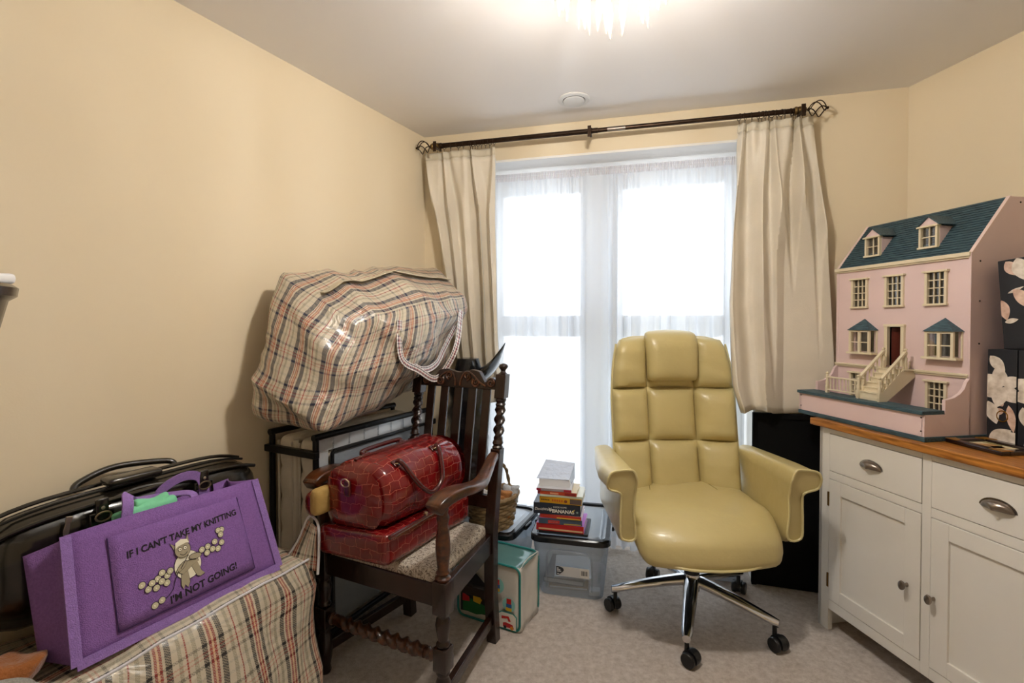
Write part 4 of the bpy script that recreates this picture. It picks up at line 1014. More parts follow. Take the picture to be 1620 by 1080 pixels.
# ------------------------------------------------------------------ black panel standing behind the chair
a_, b_ = Vector((1.195, 2.440, 0)), Vector((1.50, 2.345, 0)); d_ = (b_ - a_); L_ = d_.length
bp = thing('black_board', 'plain black upright board standing under the right curtain', 'board', a_, math.atan2(d_.y, d_.x))
M_bb = mat('matt_black_board', '#050506', .75, bump=.05, bs=80, spec=.2)
G().box(0, L_, .0, .022, .004, .86).build('panel', M_bb, bp, bevel=.003)
for x in (0, L_ - .022): G().box(x, x + .022, -.008, 0, .004, .86).build('edge_rail', M_bb, bp, bevel=.002)
G().box(.022, L_ - .022, -.008, 0, .835, .86).build('edge_rail', M_bb, bp, bevel=.002)

# ------------------------------------------------------------------ clear plastic tubs
M_clear = clear_mat('clear_polypropylene', '#eef3f8', .17, .07, .12)
M_lidclear = clear_mat('clear_lid', '#eaf0f5', .30, .16, .08)
M_lidblack = mat('black_lid_rim', '#0c0d10', .25)
def rrect(x0, x1, y0, y1, r, z, n=5):
    o = []
    for cx, cy, a0 in ((x1 - r, y1 - r, 0), (x0 + r, y1 - r, 90), (x0 + r, y0 + r, 180), (x1 - r, y0 + r, 270)):
        for k in range(n + 1): a = R(a0 + 90 * k / n); o.append(Vector((cx + r * math.cos(a), cy + r * math.sin(a), z)))
    return o
def tub(name, label, loc, rz, w, d, h, group, ins=(.03, .04)):
    t = thing(name, label, 'storage box', loc, rz, group)
    g = G(); out = []; inn = []
    prof = [(1, .004), (.96, .03), (.5, .5), (.04, .97), (0, 1)]
    rings = [rrect(.008 + ins[0] * (1 - k), w - .008 - ins[0] * (1 - k), .008 + ins[1] * (1 - k), d - .008 - ins[1] * (1 - k), .045, max(.003, k * (h - .02))) for k in (0.0, .06, .5, 1.0)]
    rin = [[p + (Vector((w / 2, d / 2, p.z)) - p).normalized() * .002 for p in r] for r in rings]
    g.loft(rings + list(reversed(rin)), True, False); n = len(rings[0]); g.add(rings[0], [tuple(range(n))]); 
    g.build('tub', M_clear, t, smooth=True)
    g = G(); a = rrect(0, w, 0, d, .05, h - .028); b = rrect(0, w, 0, d, .05, h - .006); c = rrect(.006, w - .006, .006, d - .006, .046, h); e = rrect(.026, w - .026, .026, d - .026, .034, h); f = rrect(.028, w - .028, .028, d - .028, .034, h - .014)
    lid = g.loft([rrect(.012, w - .012, .012, d - .012, .045, h - .028), a, b, c, e, f], True, False).build('lid_rim', M_lidblack, t, smooth=True)
    g = G(); r0 = rrect(.028, w - .028, .028, d - .028, .034, h - .012); r1 = rrect(.04, w - .04, .04, d - .04, .03, h - .018); r2 = rrect(.055, w - .055, .055, d - .055, .03, h - .006)
    n = len(r0); g.loft([r0, r1, r2], True, False); g.add(r2, [tuple(range(n))]); g.build('lid_panel', M_lidclear, t, smooth=True)
    for x in (.0, w):
        G().rbox((.012, .04, .012), .008, (1, 2, 1), c=(x, d / 2, h - .022)).build('lid_clip', M_lidblack, t, smooth=True)
    return t
TB = Vector((.08, 2.305, 0)); RZ_T = R(-13.35)
tb = tub('storage_box', 'clear plastic storage box with black rimmed lid under the stack of books', TB, RZ_T, .377, .50, .305, 'clear lidded boxes', (.03, .055))
def tbp(x, y, z): return Matrix.Translation(TB) @ Matrix.Rotation(RZ_T, 4, 'Z') @ Vector((x, y, z))
# raised handle panel and sticker on the front
def fr(x, z): return Vector((x, .008 + .055 * (1 - z / .285) - .004, z))
P = smooth_path([fr(.075, .045), fr(.08, .17), fr(.09, .225), fr(.13, .24), fr(.25, .235), fr(.285, .215), fr(.292, .16), fr(.29, .045)], 4)
G().tube(P, .004, 6).build('moulded_handle', M_clear, tb, smooth=True)
FM = face_M(fr(.125, .115) + Vector((0, -.004, 0)), (1, 0, 0), fr(.1, .2) - fr(.1, .1))
st = G().prism([(0, 0), (.155, -.004), (.155, .048), (0, .05)], 0, .0006, FM).build('sticker', mat('sticker_white', '#dcdcdc', .5), tb)
G().prism([(0, .002), (.012, .004), (.03, .02), (.037, .03), (.033, .041), (.015, .049), (0, .049)], 0, .0006, FM @ Matrix.Translation((0, 0, .0008))).build('logo_shield', mat('sticker_black', '#20242a', .5), st)
for z0_, w_ in ((.037, .008), (.029, .016), (.021, .020), (.008, .010)): G().box(.004, .004 + w_, z0_, z0_ + .005, .0018, .0022, FM).build('sticker_line', mat('sticker_white', '#dcdcdc', .5), st)
G().box(.112, .152, 0, .046, .0006, .001, FM).build('barcode_patch', mat('label_card', '#e9e6df', .5), st)
for k, (x, w) in enumerate(((.118, .003), (.123, .0015), (.126, .004), (.132, .002), (.136, .0012), (.139, .003), (.144, .002))): G().box(x, x + w, .012, .036, .0011, .0015, FM).build('bar', mat('sticker_black', '#20242a', .5), st)
# things seen through the box
for nm, lb, x0, x1, y0, y1, z0, z1, c, rz in (('document_wallet', 'amber document wallet lying inside the clear box', .07, .26, .12, .36, .007, .02, '#a06f22', .05), ('notebook', 'dark grey notebook inside the clear storage box', .05, .25, .13, .38, .0215, .05, '#2d3138', -.04), ('paper_pad', 'white paper pad inside the clear storage box', .09, .27, .13, .36, .0515, .062, '#dcd9d2', .1), ('card_box', 'small white card box in the corner of the clear storage box', .275, .325, .085, .13, .007, .03, '#d8d2cc', 0)):
    cx, cy = (x0 + x1) / 2, (y0 + y1) / 2; t = thing(nm, lb, nm.split('_')[-1] if nm != 'notebook' else 'notebook', tbp(cx, cy, z0), RZ_T + rz)
    w, d, h = x1 - x0, y1 - y0, z1 - z0
    G().box(-w / 2, w / 2, -d / 2, d / 2, 0, h).build('cover', mat('inside' + c, c, .6), t, bevel=.003)
    G().box(-w / 2 + .004, w / 2 - .003, -d / 2 - .0005, d / 2 - .004, h * .2, h * .8).build('page_edge', mat('paper_edge', '#cfc9bd', .8), t)
tL = Vector((0.0, 2.29, 0)); eL = Vector((-.92, .39, 0)).normalized()
tl_loc = tL + eL * .40
tl = tub('storage_box', 'clear plastic storage box behind the wooden chair with the basket on its lid', tl_loc, math.atan2(-eL.y, -eL.x), .40, .40, .305, 'clear lidded boxes')
# pale translucent tub behind the office chair
tk = thing('plastic_tub', 'small frosted plastic tub on the carpet behind the office chair', 'tub', (1.075, 2.505, 0), R(-14.8))
g = G(); rings = [rrect(-.075 + e, .075 - e, -.05 + e, .05 - e, .02, z) for e, z in ((.012, .002), (.006, .05), (0, .10), (-.004, .102), (-.004, .11))]; g.loft(rings); g.build('tub', clear_mat('frosted_plastic', '#e3eaf2', .6, .08, .2), tk, smooth=True)
g = G(); g.loft([rrect(-.082, .082, -.057, .057, .022, z) for z in (.1095, .118)]); g.build('lid', MATS['frosted_plastic'], tk, bevel=.003)

# ------------------------------------------------------------------ books on the box
M_pages = mat('book_pages', '#e4dcca', .85, bump=.3, bs=400, stretch=(1, 1, 30))
books = [  # name, label, width, depth, thick, x offset, rot, spine colour, cover colour
    ('notebook_case', 'black zip case at the bottom of the book stack', .235, .20, .014, .02, 0, '#121316', '#121316'),
    ('book', 'red book with pink cover near the bottom of the stack', .225, .17, .034, .012, -.02, '#b01515', '#b06fc0'),
    ('book', 'blue grey paperback with a red label on its spine', .205, .155, .026, .02, .03, '#3e5064', '#c58bd0'),
    ('book', 'thin paperback with red yellow and black spine', .195, .15, .018, .03, -.02, '#b4301f', '#f0e2ee'),
    ('book', 'thick navy paperback titled with bananas', .222, .16, .052, -.004, .02, '#1b2434', '#1b2434'),
    ('book', 'yellow spined paperback above the navy book', .200, .15, .030, .028, -.03, '#d19a12', '#d9d6cc'),
    ('book', 'thin pale green and white booklet in the stack', .20, .15, .009, .028, .02, '#c9d4c0', '#e8ebe4'),
    ('book', 'orange and red spined paperback near the top', .185, .145, .016, .018, -.02, '#b9421f', '#d8c8a8'),
    ('book', 'thin grey and crimson booklet under the white papers', .165, .14, .012, .01, .02, '#9a8f92', '#cfcfd4'),
]
z = .306; bx, by = .018, .022
for i, (nm, lb, w, d, th, xo, rz, sc, cc) in enumerate(books):
    p = tbp(bx + xo + w / 2, by + .012 + d / 2, z); t = thing(nm, lb, 'case' if nm != 'book' else 'book', p, RZ_T + rz, 'books stacked on the storage box' if nm == 'book' else None)
    ms, mc = mat('spine' + sc + str(i), sc, .4), mat('cover' + cc, cc, .4)
    ct = .0015 if th < .02 else .0025
    if nm == 'book':
        G().box(-w / 2 + .002, w / 2 - .003, -d / 2 + .003, d / 2 - .003, ct, th - ct).build('pages', M_pages, t)
        for z0 in (0, th - ct): G().box(-w / 2, w / 2, -d / 2, d / 2, z0, z0 + ct).build('cover', mc, t)
        sp = G().box(-w / 2, w / 2, -d / 2 - .0015, -d / 2 + .002, 0, th).build('spine', ms, t, bevel=.001)
    else:
        sp = G().rbox((w / 2, d / 2, th / 2), .006, (1, 1, 1), c=(0, 0, th / 2)).build('case_body', ms, t, smooth=True)
    SM = face_M((-w / 2, -d / 2 - .0022, 0), (1, 0, 0), (0, 0, 1))
    def sbar(x0, x1, z0, z1, c): G().box(x0, x1, z0, z1, 0, .0006, SM).build('spine_print', mat('ink' + c, c, .5), sp)
    def stx(s, x, zz, size, c, **k): text(s, size, mat('ink' + c, c, .5), sp, SM @ Matrix.Translation((x, zz, .0008)), 'spine_lettering', **k)
    if i == 1: sbar(.012, .22, .006, .013, '#d9b98a')
    if i == 2: sbar(.045, .10, .004, .018, '#c23a35'); sbar(.052, .093, .009, .013, '#e8e4dc'); sbar(.12, .20, .002, .007, '#b3964f')
    if i == 3: sbar(.08, .19, .002, .007, '#d9b23a'); sbar(.10, .19, 0, .002, '#111111')
    if i == 4: stx('DavidWalliams', .006, .018, .017, '#eceae4', shear=.2); stx('CODE NAME', .094, .033, .011, '#d8d4c8'); stx('BANANAS', .088, .010, .023, '#f0ece0', thick=.0005); [G().tube([SM @ Vector((.080, .014, .001)), SM @ Vector((.080 + dx, .032, .001))], .0014, 6).build('spine_print', mat('ink#f0ece0', '#f0ece0', .5), sp) for dx in (-.006, .005)]; G().prism(disc_pts(.207, .018, .005, .005, 12), 0, .0006, SM).build('spine_print', mat('ink#8fa7a0', '#8fa7a0', .5), sp); G().tube([SM @ Vector((.182 + .012 * k / 6, .018 + .012 * (k / 6) ** 2, .001)) for k in range(7)], .0018, 6).build('spine_print', mat('ink#d8bf3a', '#d8bf3a', .5), sp)
    if i == 5: [sbar(.008 + .0085 * k, .008 + .0085 * k + .006, .012, .018, '#4a3208') for k in range(5)]; [sbar(.06 + .011 * k, .06 + .011 * k + .007, .010, .020, '#c2571a') for k in range(5)]; sbar(.145, .198, .004, .027, '#5a4a44'); G().prism(disc_pts(.125, .014, .008, .007, 12), 0, .0007, SM).build('spine_print', mat('ink#7a3a20', '#7a3a20', .5), sp)
    if i == 7: sbar(.06, .10, .004, .012, '#e2a07a'); sbar(.13, .18, .003, .013, '#8c1d1d'); sbar(0, .012, .002, .014, '#7d1428')
    if i == 8: sbar(0, .022, .001, .011, '#a01c34'); sbar(.13, .165, .001, .011, '#a01c34')
    z += th + .0006
# white paper block in a clear sleeve on top
t = thing('paper_pack', 'pack of white papers in a clear grey sleeve on top of the books', 'papers', tbp(bx + .09, by + .10, z), RZ_T + .02)
G().box(-.072, .075, -.06, .07, .0, .034).build('paper_block', mat('white_paper', '#e9e9ea', .8, bump=.2, bs=300, stretch=(1, 1, 20)), t)
g = G(); prof = [(-.066, .0352), (.075, .0352), (.10, .062)]
vs = [(-.085, -.055, .036), (.072, -.062, .037), (.085, .09, .078), (-.062, .10, .086), (-.085, -.055, .0345), (.072, -.062, .0355), (.085, .09, .0765), (-.062, .10, .0845)]
g.add(vs, [(0, 1, 2, 3), (7, 6, 5, 4), (0, 4, 5, 1), (1, 5, 6, 2), (2, 6, 7, 3), (3, 7, 4, 0)]); g.build('clear_sleeve', mat('silver_sleeve', '#b9bcc4', .25, .25, bump=.5, bs=50), t)
g = G(); g.add([(.072, -.062, .0355), (.085, .09, .0765), (.085, .09, .0), (.076, -.0, .0)], [(0, 1, 2, 3)]); o = g.build('sleeve_flap', MATS['silver_sleeve'], t); sol(o, .001)

# ------------------------------------------------------------------ toy bag beside the wooden chair
TY = Vector((.032, 2.043, 0)); RZ_Y = R(-27.8)
ty = thing('toy_block_bag', 'clear and white toy bag with teal edging and block pictures', 'toy bag', TY, RZ_Y)
M_pvc = mat('white_pvc', '#dcd8d0', .22, bump=.25, bs=18, coat=.3); M_teal = mat('teal_piping', '#1f7d78', .45); M_tealtop = clear_mat('teal_film', '#8fc4c0', .38, .15, .1)
TW, TD, TH = .31, .185, .275
def sidebulge(p):
    q = Vector(p); q.x += .008 * noise.noise(q * 14); q.y += .008 * noise.noise(q * 14 + Vector((4, 0, 0))); return q
def tpatch(f, name, m, n=10): return patch(lambda s, t: f(s, t), n, n).build(name, m, ty, smooth=True, fix=False)
sol(tpatch(lambda s, t: Vector((-TW + TW * s, .004 + .006 * math.sin(PI * s) * math.sin(PI * t), .004 + (TH - .004) * t)), 'front_panel', M_pvc), .002)
sol(tpatch(lambda s, t: Vector((-TW + TW * s, TD, .004 + (TH - .004) * t)), 'back_panel', M_pvc), .002)
for x in (0, -TW): sol(tpatch(lambda s, t: Vector((x + (-.012 if x == 0 else .012) * math.sin(PI * s) * t + .006 * noise.noise(Vector((s * 4, t * 5, x))), .004 + (TD - .004) * s, .004 + (TH - .004) * t)), 'side_panel', M_pvc), .002)
sol(tpatch(lambda s, t: Vector((-TW + TW * s, .004 + (TD - .004) * t, TH - .004 - .012 * math.sin(PI * s) * math.sin(PI * t) + .004 * noise.noise(Vector((s * 7, t * 7, 1))))), 'top_panel', M_tealtop), .002)
sol(tpatch(lambda s, t: Vector((-TW + TW * s, .004 + (TD - .004) * t, .005)), 'base_panel', M_pvc), .002)
def rr3(y): return [Vector((p.x, y, p.y)) for p in rrect(-TW, 0, .004, TH, .03, 0)]
for y in (.002, TD): G().tube(rr3(y), .005, 8, loop=True).build('piping', M_teal, ty, smooth=True)
TMx = face_M((-TW, -.006, 0), (1, 0, 0), (0, 0, 1))
def tprint(poly, c, lay=0): return G().prism(poly, 0, .0005, TMx @ Matrix.Translation((0, 0, lay * .0007))).build('picture_print', mat('toy' + c, c, .45), ty)
tprint([(.02, .03), (.02, .15), (.04, .19), (.10, .21), (.15, .17), (.165, .10), (.165, .04)], '#15161d')
tprint([(.03, .035), (.03, .075), (.06, .095), (.12, .085), (.155, .075), (.155, .045), (.10, .03)], '#1d6a35', 1)
tprint([(.085, .085), (.085, .125), (.10, .135), (.115, .13), (.115, .115), (.13, .10), (.12, .08)], '#e0b520', 2)
tprint([(.03, .075), (.03, .11), (.065, .10), (.068, .08)], '#c0202a', 2)
for cx, cz, r in ((.205, .185, .034), (.262, .115, .03)):
    tprint(disc_pts(cx, cz, r, r, 20), '#8fcfc8', 1)
    tprint([(cx - .010, cz + .004), (cx - .010, cz + .026), (cx + .012, cz + .026), (cx + .012, cz + .004)], '#c92a26', 2); tprint([(cx - .012, cz - .012), (cx - .012, cz + .004), (cx + .014, cz + .004), (cx + .014, cz - .012)], '#2c5fa0', 2); tprint([(cx - .014, cz - .026), (cx - .014, cz - .012), (cx + .014, cz - .012), (cx + .014, cz - .026)], '#d9b430', 2)
tprint([(.21, .012), (.21, .07), (.225, .082), (.285, .082), (.30, .07), (.30, .012)], '#2a8a80', 1); tprint([(.214, .012), (.214, .068), (.228, .078), (.282, .078), (.296, .068), (.296, .012)], '#e9e4da', 2)
tprint([(.228, .050), (.228, .062), (.262, .066), (.272, .046), (.262, .044), (.256, .056)], '#c92a26', 3); tprint([(.235, .018), (.235, .034), (.25, .038), (.28, .034), (.288, .018)], '#c0202a', 3); tprint(disc_pts(.245, .018, .007, .007, 10), '#20242a', 4); tprint(disc_pts(.277, .02, .008, .008, 10), '#d9862a', 4)
TSx = face_M((.005, TD, 0), (0, -1, 0), (0, 0, 1))

# ------------------------------------------------------------------ basket on the far box
bkO = Vector((-.098, 2.425, .3065)); RZ_B = R(52); bk = thing('wicker_basket', 'woven wicker basket with a hoop handle on the plastic box', 'basket', bkO, RZ_B)
M_wick = mat('wicker', '#8d7450', .7, var=.3, vs=40, bump=.2, bs=90)
def bkr(z): return .102 + .025 * (z / .14)
for k in range(9):
    z = .008 + k * .0165; r = bkr(z); ph = PI * (k % 2); nst = 96
    G().tube([((r + .004 * math.cos(12 * a + ph)) * math.cos(a) * 1.08, (r + .004 * math.cos(12 * a + ph)) * math.sin(a) * .86, z) for a in [2 * PI * q / nst for q in range(nst)]], .0085, 6, loop=True).build('weave_row', M_wick, bk, smooth=True)
for k in range(24):
    a = 2 * PI * k / 24; G().tube([((bkr(z)) * math.cos(a) * 1.08, bkr(z) * math.sin(a) * .86, z) for z in (0, .07, .145)], .004, 6).build('stake', M_wick, bk, smooth=True)
g = G(); g.tube([(.134 * math.cos(a) * 1.08 + .0, .134 * math.sin(a) * .86, .152 + .003 * math.sin(a * 24)) for a in [2 * PI * q / 60 for q in range(60)]], .011, 8, loop=True); g.build('rim', M_wick, bk, smooth=True)
G().lathe([(.0001, .004), (.1, .004), (.1, .01), (.0001, .01)], 24, caps=False, M=Matrix.Diagonal((1.08, .86, 1, 1))).build('base', M_wick, bk)
hnd = [(.142 * math.cos(t), .0 + .006 * math.sin(5 * t), .15 + .155 * math.sin(t)) for t in [PI * k / 22 for k in range(23)]]
for q in (0, 1):
    G().tube([(x, y + .005 * math.cos(9 * t + PI * q), z + .005 * math.sin(9 * t + PI * q)) for (x, y, z), t in zip(hnd, [PI * k / 22 for k in range(23)])], .006, 6).build('handle', M_wick, bk, smooth=True)
for nm, lb, c, loc, half, sd in (('wool_hank', 'hank of ginger wool hanging in the wicker basket', '#a8713f', (.075, -.03, .05), (.05, .04, .085), 3.1), ('knitted_cloth', 'lilac and blue knitted cloth in the wicker basket', '#9d9bbf', (.03, .05, .06), (.06, .04, .06), 5.7), ('white_cloth', 'white cloth bundled in the wicker basket behind the slats', '#d8d6d2', (-.05, .02, .05), (.06, .05, .07), 8.8), ('fringed_scarf', 'pale grey fringed scarf hanging over the basket rim', '#b9bcc0', (.105, .035, .06), (.04, .03, .085), 7.1), ('red_cloth', 'small red patterned cloth in the wicker basket', '#9a3a42', (-.02, -.05, .07), (.05, .03, .05), 2.9)):
    t = thing(nm, lb, nm.split('_')[1] if nm != 'wool_hank' else 'wool', bkO + Matrix.Rotation(R(-20), 3, 'Z') @ (Vector(loc) * Vector((.85, .85, 1)) if False else Vector((loc[0] * .8, loc[1] * .8, loc[2]))), 0); half = tuple(h * .82 for h in half)
    crumple(G(), half, .022, 16, sd, (0, 0, half[2] * .9), (6, 6, 6), .035).build('fold', mat('yarn' + c, c, .95, bump=.5, bs=120, var=.2, vs=30), t, smooth=True)
    crumple(G(), tuple(h * .6 for h in half), .02, 18, sd + 1, (.02, -.01, half[2] * 1.5), (5, 5, 5), .025).build('fold', MATS['yarn' + c], t, smooth=True)

# ------------------------------------------------------------------ black bin bag behind the chair
M_bin = mat('black_polythene', '#0d0e11', .22, bump=.7, bs=16, bd=6, coat=.3)
bnO = Vector((-.235, 2.625, .3065)); bn = thing('bin_bag', 'tall black bin bag with a pointed top beside the left curtain', 'bin bag', bnO)
rings = []
for i in range(26):
    s = i / 25; z = .81 * s; r = interp([(0, .085), (.1, .105), (.6, .105), (.85, .095), (1, .06)], s)
    rg = []
    for k in range(28):
        a = 2 * PI * k / 28; q = Vector((r * math.cos(a), r * .85 * math.sin(a), z)); f = 1 + .22 * noise.noise(q * 11 + Vector((0, 0, 5))) + .10 * abs(noise.noise(q * 24))
        rg.append(Vector((q.x * f, q.y * f, z)))
    rings.append(rg)
g = G(); g.loft(rings); g.build('sack', M_bin, bn, smooth=True)
for tip, wd in (((.20, -.10, .895), .085), ((.03, -.09, .80), .07)):
    a = Vector((tip[0] * .35, tip[1] * .4, .72)); b = Vector(tip); g = G(); P = [a.lerp(b, k / 8) + Vector((0, 0, -.03 * math.sin(PI * k / 8))) for k in range(9)]
    rings = []
    for k, p in enumerate(P):
        w = wd * (1 - (k / 8) ** 1.6) + .004; rings.append([p + Vector((.35, .6, .2)).normalized() * w * math.cos(t) * (1 + .2 * math.sin(3 * t + k)) + Vector((-.3, -.1, .9)).normalized() * w * .45 * math.sin(t) for t in [2 * PI * q / 10 for q in range(10)]])
    g.loft(rings); g.build('pointed_corner', M_bin, bn, smooth=True)

# ------------------------------------------------------------------ painted sideboard
RZ_S = math.atan2(-.985, .1745)
sbO = Vector((1.333, 2.126, 0))
sb = thing('sideboard', 'cream painted sideboard with oak top and cup handles under the doll house', 'sideboard', sbO, RZ_S)
M_cream = mat('cream_furniture_paint', '#e6e2da', .45, var=.03, vs=3); M_oaktop = mat('honey_oak', '#8f5218', .35, var=.35, vs=5, stretch=(2, 22, 22), bump=.05, bs=40, coat=.3, col2='#c9853a')
M_pewter = mat('brushed_pewter', '#8d8278', .28, .95, var=.15, vs=20); M_dark = mat('shadow_interior', '#17130f', .9)
SW, SD, SH = .925, .45, .862
G().box(0, .018, 0, SD, 0, SH).build('side_panel', M_cream, sb, bevel=.002); G().box(SW - .018, SW, 0, SD, 0, SH).build('side_panel', M_cream, sb, bevel=.002)
G().box(.018, SW - .018, SD - .012, SD, .09, SH).build('back_panel', M_cream, sb); G().box(.018, SW - .018, .022, SD - .012, .09, .105).build('base_panel', M_cream, sb)
def fbox(n, x0, x1, z0, z1, y0=0, y1=.022, par=sb, m=M_cream, bev=.0015): return G().box(x0, x1, y0, y1, z0, z1).build(n, m, par, bevel=bev)
fbox('face_stile', .0, .053, 0, SH); fbox('face_stile', .447, .478, .093, SH); fbox('face_stile', .872, SW, 0, SH)
for a, b in ((.053, .447), (.478, .872)):
    fbox('face_rail', a, b, .838, SH); fbox('face_rail', a, b, .647, .680); fbox('face_rail', a, b, .093, .134)
G().box(.053, .872, .03, .04, .1, .85).build('inner_dark_back', M_dark, sb)
fbox('worktop', -.03, SW + .03, SH, SH + .03, -.025, SD + .01, m=M_oaktop, bev=.004)
def cup(par, x, z):
    # half-round cup pull, open below
    g = G(); vs = []; fs = []; na, nb = 16, 8
    for i in range(nb + 1):
        ph = PI / 2 * i / nb
        for k in range(na + 1):
            th = PI * k / na; rx, rz, ry = .044, .026, .024
            vs.append((x + rx * math.cos(th) * math.cos(ph * .96), -.002 - ry * math.sin(ph) * (.55 + .45 * math.sin(th)), z - .012 + rz * math.sin(th) * math.cos(ph) ** .8))
    for i in range(nb):
        for k in range(na): a = i * (na + 1) + k; fs.append((a, a + 1, a + na + 2, a + na + 1))
    g.add(vs, fs); o = g.build('cup_handle', M_pewter, par, smooth=True); sol(o, .003)
    G().prism([(x + .052 * math.cos(PI * k / 16), z - .012 + .033 * math.sin(PI * k / 16)) for k in range(17)], 0, .002, Matrix(((1, 0, 0, 0), (0, 0, -1, 0), (0, 1, 0, 0), (0, 0, 0, 1)))).build('handle_plate', M_pewter, par, bevel=.0008)
for k, (a, b) in enumerate(((.055, .445), (.480, .870))):
    d = fbox('drawer', a, b, .682, .836, -.002, .02); cup(d, (a + b) / 2 + (0 if k == 0 else 0), .758)
    dr = fbox('door', a, b, .136, .645, .006, .016)
    fbox('door_stile', a, a + .057, .136, .645, -.002, .018, dr); fbox('door_stile', b - .057, b, .136, .645, -.002, .018, dr)
    fbox('door_rail', a + .057, b - .057, .590, .645, -.002, .018, dr); fbox('door_rail', a + .057, b - .057, .136, .190, -.002, .018, dr)
    kx = .40 if k == 0 else .493
    G().lathe([(.006, .0), (.005, .01), (.0045, .014), (.011, .018), (.0135, .024), (.012, .029), (.005, .032), (.0005, .0325)], 18, (kx, -.002, .376), Matrix.Rotation(PI / 2, 4, 'X') @ Matrix.Diagonal((.85, 1.25, 1, 1))).build('knob', M_pewter, dr, smooth=True)
    for z in (.56, .215):
        hx_ = a - .004 if k == 0 else b + .004; fbox('hinge', hx_ - .005, hx_ + .004, z - .03, z + .03, -.004, .004, dr, mat('brass_hinge', '#7a5a2a', .35, .9))

# ------------------------------------------------------------------ doll's house
dhO = Vector((1.513, 2.291, SH + .0305)); RZ_D = math.atan2(-.985, .172)
dh = thing('doll_house', 'pink wooden doll house with green roof and white steps on the sideboard', 'doll house', dhO, RZ_D)
M_pink = mat('pink_paint', '#e3cac8', .5, var=.03, vs=5); M_iv = mat('ivory_trim', '#e3d6b9', .45); M_slate = mat('teal_slate_paint', '#2c4554', .6, var=.5, vs=10, stretch=(3, 30, 30), col2='#47646e')
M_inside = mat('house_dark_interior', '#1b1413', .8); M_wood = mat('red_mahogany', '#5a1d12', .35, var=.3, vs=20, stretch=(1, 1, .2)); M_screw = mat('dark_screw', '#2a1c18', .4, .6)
M_pane = clear_mat('tiny_window_glass', '#ffffff', .0, .12, .0)
Z0 = 0.0
def zz(z): return z - (SH + .0305)          # world height -> local
HWd, HB_ = .567, .235                       # width, depth of the house body
EAV, RID = zz(1.55), zz(1.752)
GY = -.193
def hb_(n, x0, x1, y0, y1, z0, z1, m=M_pink, par=dh, bev=.0012): return G().box(x0, x1, y0, y1, z0, z1).build(n, m, par, bevel=bev)
BZ = .016
hb_('base_board', -.004, HWd + .012, GY - .006, HB_, 0, BZ, M_slate)
# facade with real openings
opens = [(.080, .158, zz(1.376), zz(1.495)), (.243, .321, zz(1.376), zz(1.495)), (.410, .488, zz(1.376), zz(1.495)),
         (.098, .190, zz(1.18), zz(1.27)), (.436, .528, zz(1.18), zz(1.27)), (.248, .326, zz(1.128), zz(1.292)), (.075, .148, zz(.975), zz(1.083)), (.418, .492, zz(.975), zz(1.083))]
def wall_with_holes(x0, x1, z0, z1, y0, y1, holes):
    xs_ = sorted({x0, x1} | {h[0] for h in holes} | {h[1] for h in holes}); zs_ = sorted({z0, z1} | {h[2] for h in holes} | {h[3] for h in holes}); g = G()
    for a, b in zip(xs_, xs_[1:]):
        for c, d in zip(zs_, zs_[1:]):
            if not any(h[0] <= (a + b) / 2 <= h[1] and h[2] <= (c + d) / 2 <= h[3] for h in holes): g.box(a, b, y0, y1, c, d)
    return g
wall_with_holes(.0, HWd, BZ, EAV, 0, .01, opens).build('facade', M_pink, dh)
# gable sides with mansard profile
prof = [(.0, BZ), (0, EAV), (.158, RID), (HB_, RID), (HB_, BZ)]
SMx = Matrix(((0, 0, 1, 0), (1, 0, 0, 0), (0, 1, 0, 0), (0, 0, 0, 1)))
for x in (-.006, HWd - .006):
    sd_ = G().prism([(y + (.0 if y else -.002), z) for y, z in prof], x, x + .012, SMx).build('side_wall', M_pink, dh, bevel=.001)
    for y, z in ((.03, EAV - .03), (.03, EAV - .17), (.03, EAV - .32), (.2, RID - .02), (.2, EAV - .1)):
        G().lathe([(.0035, 0), (.003, .0012), (.0001, .0015)], 8, (x + .012, y, z), Matrix.Rotation(PI / 2, 4, 'Y')).build('screw', M_screw, sd_)
hb_('back_wall', .006, HWd - .006, HB_ - .01, HB_, BZ, RID); hb_('top_board', .006, HWd - .006, .158, HB_, RID - .012, RID, M_slate)
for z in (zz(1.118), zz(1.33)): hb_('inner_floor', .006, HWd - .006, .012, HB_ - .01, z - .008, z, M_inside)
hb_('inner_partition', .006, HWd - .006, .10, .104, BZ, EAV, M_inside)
hb_('house_corner_trim', HWd - .002, HWd + .006, -.008, .008, BZ, EAV, M_pink)
# roof: overlapping shingle courses
nC = 20; sl = Vector((0, .158, RID - EAV)); sn = Vector((0, -(RID - EAV), .158)).normalized()
for k in range(nC):
    a = Vector((0, 0, EAV)) + sl * (k / nC); b = Vector((0, 0, EAV)) + sl * min(1, ((k + 1.25) / nC)); g = G()
    g.add([(x, p.y + sn.y * h, p.z + sn.z * h) for p, hs in ((a, (0, .0036)), (b, (-.001, .0008))) for h in hs for x in (.006, HWd - .006)], [(0, 1, 3, 2), (4, 6, 7, 5), (0, 4, 5, 1), (2, 3, 7, 6), (0, 2, 6, 4), (1, 5, 7, 3)])
    g.build('shingle_course', M_slate, dh)
hb_('eaves_trim', -.006, HWd + .004, -.014, .004, EAV - .012, EAV + .002, M_iv); hb_('eaves_trim', -.004, HWd + .002, -.008, .004, EAV - .018, EAV - .012, M_iv)
for x in (-.006, HWd - .006):
    g = G(); P = [Vector((x + .006, -.003, EAV)), Vector((x + .006, .157, RID + .001))]; g.ribbon(P, .0125, .004, sn); g.build('verge_trim', mat('pale_pink_edge', '#e6cdc4', .5), dh)
hb_('string_course', -.004, HWd + .003, -.012, 0, zz(1.114), zz(1.122), M_iv); hb_('string_course', -.004, HWd + .003, -.007, 0, zz(1.107), zz(1.114), M_iv)
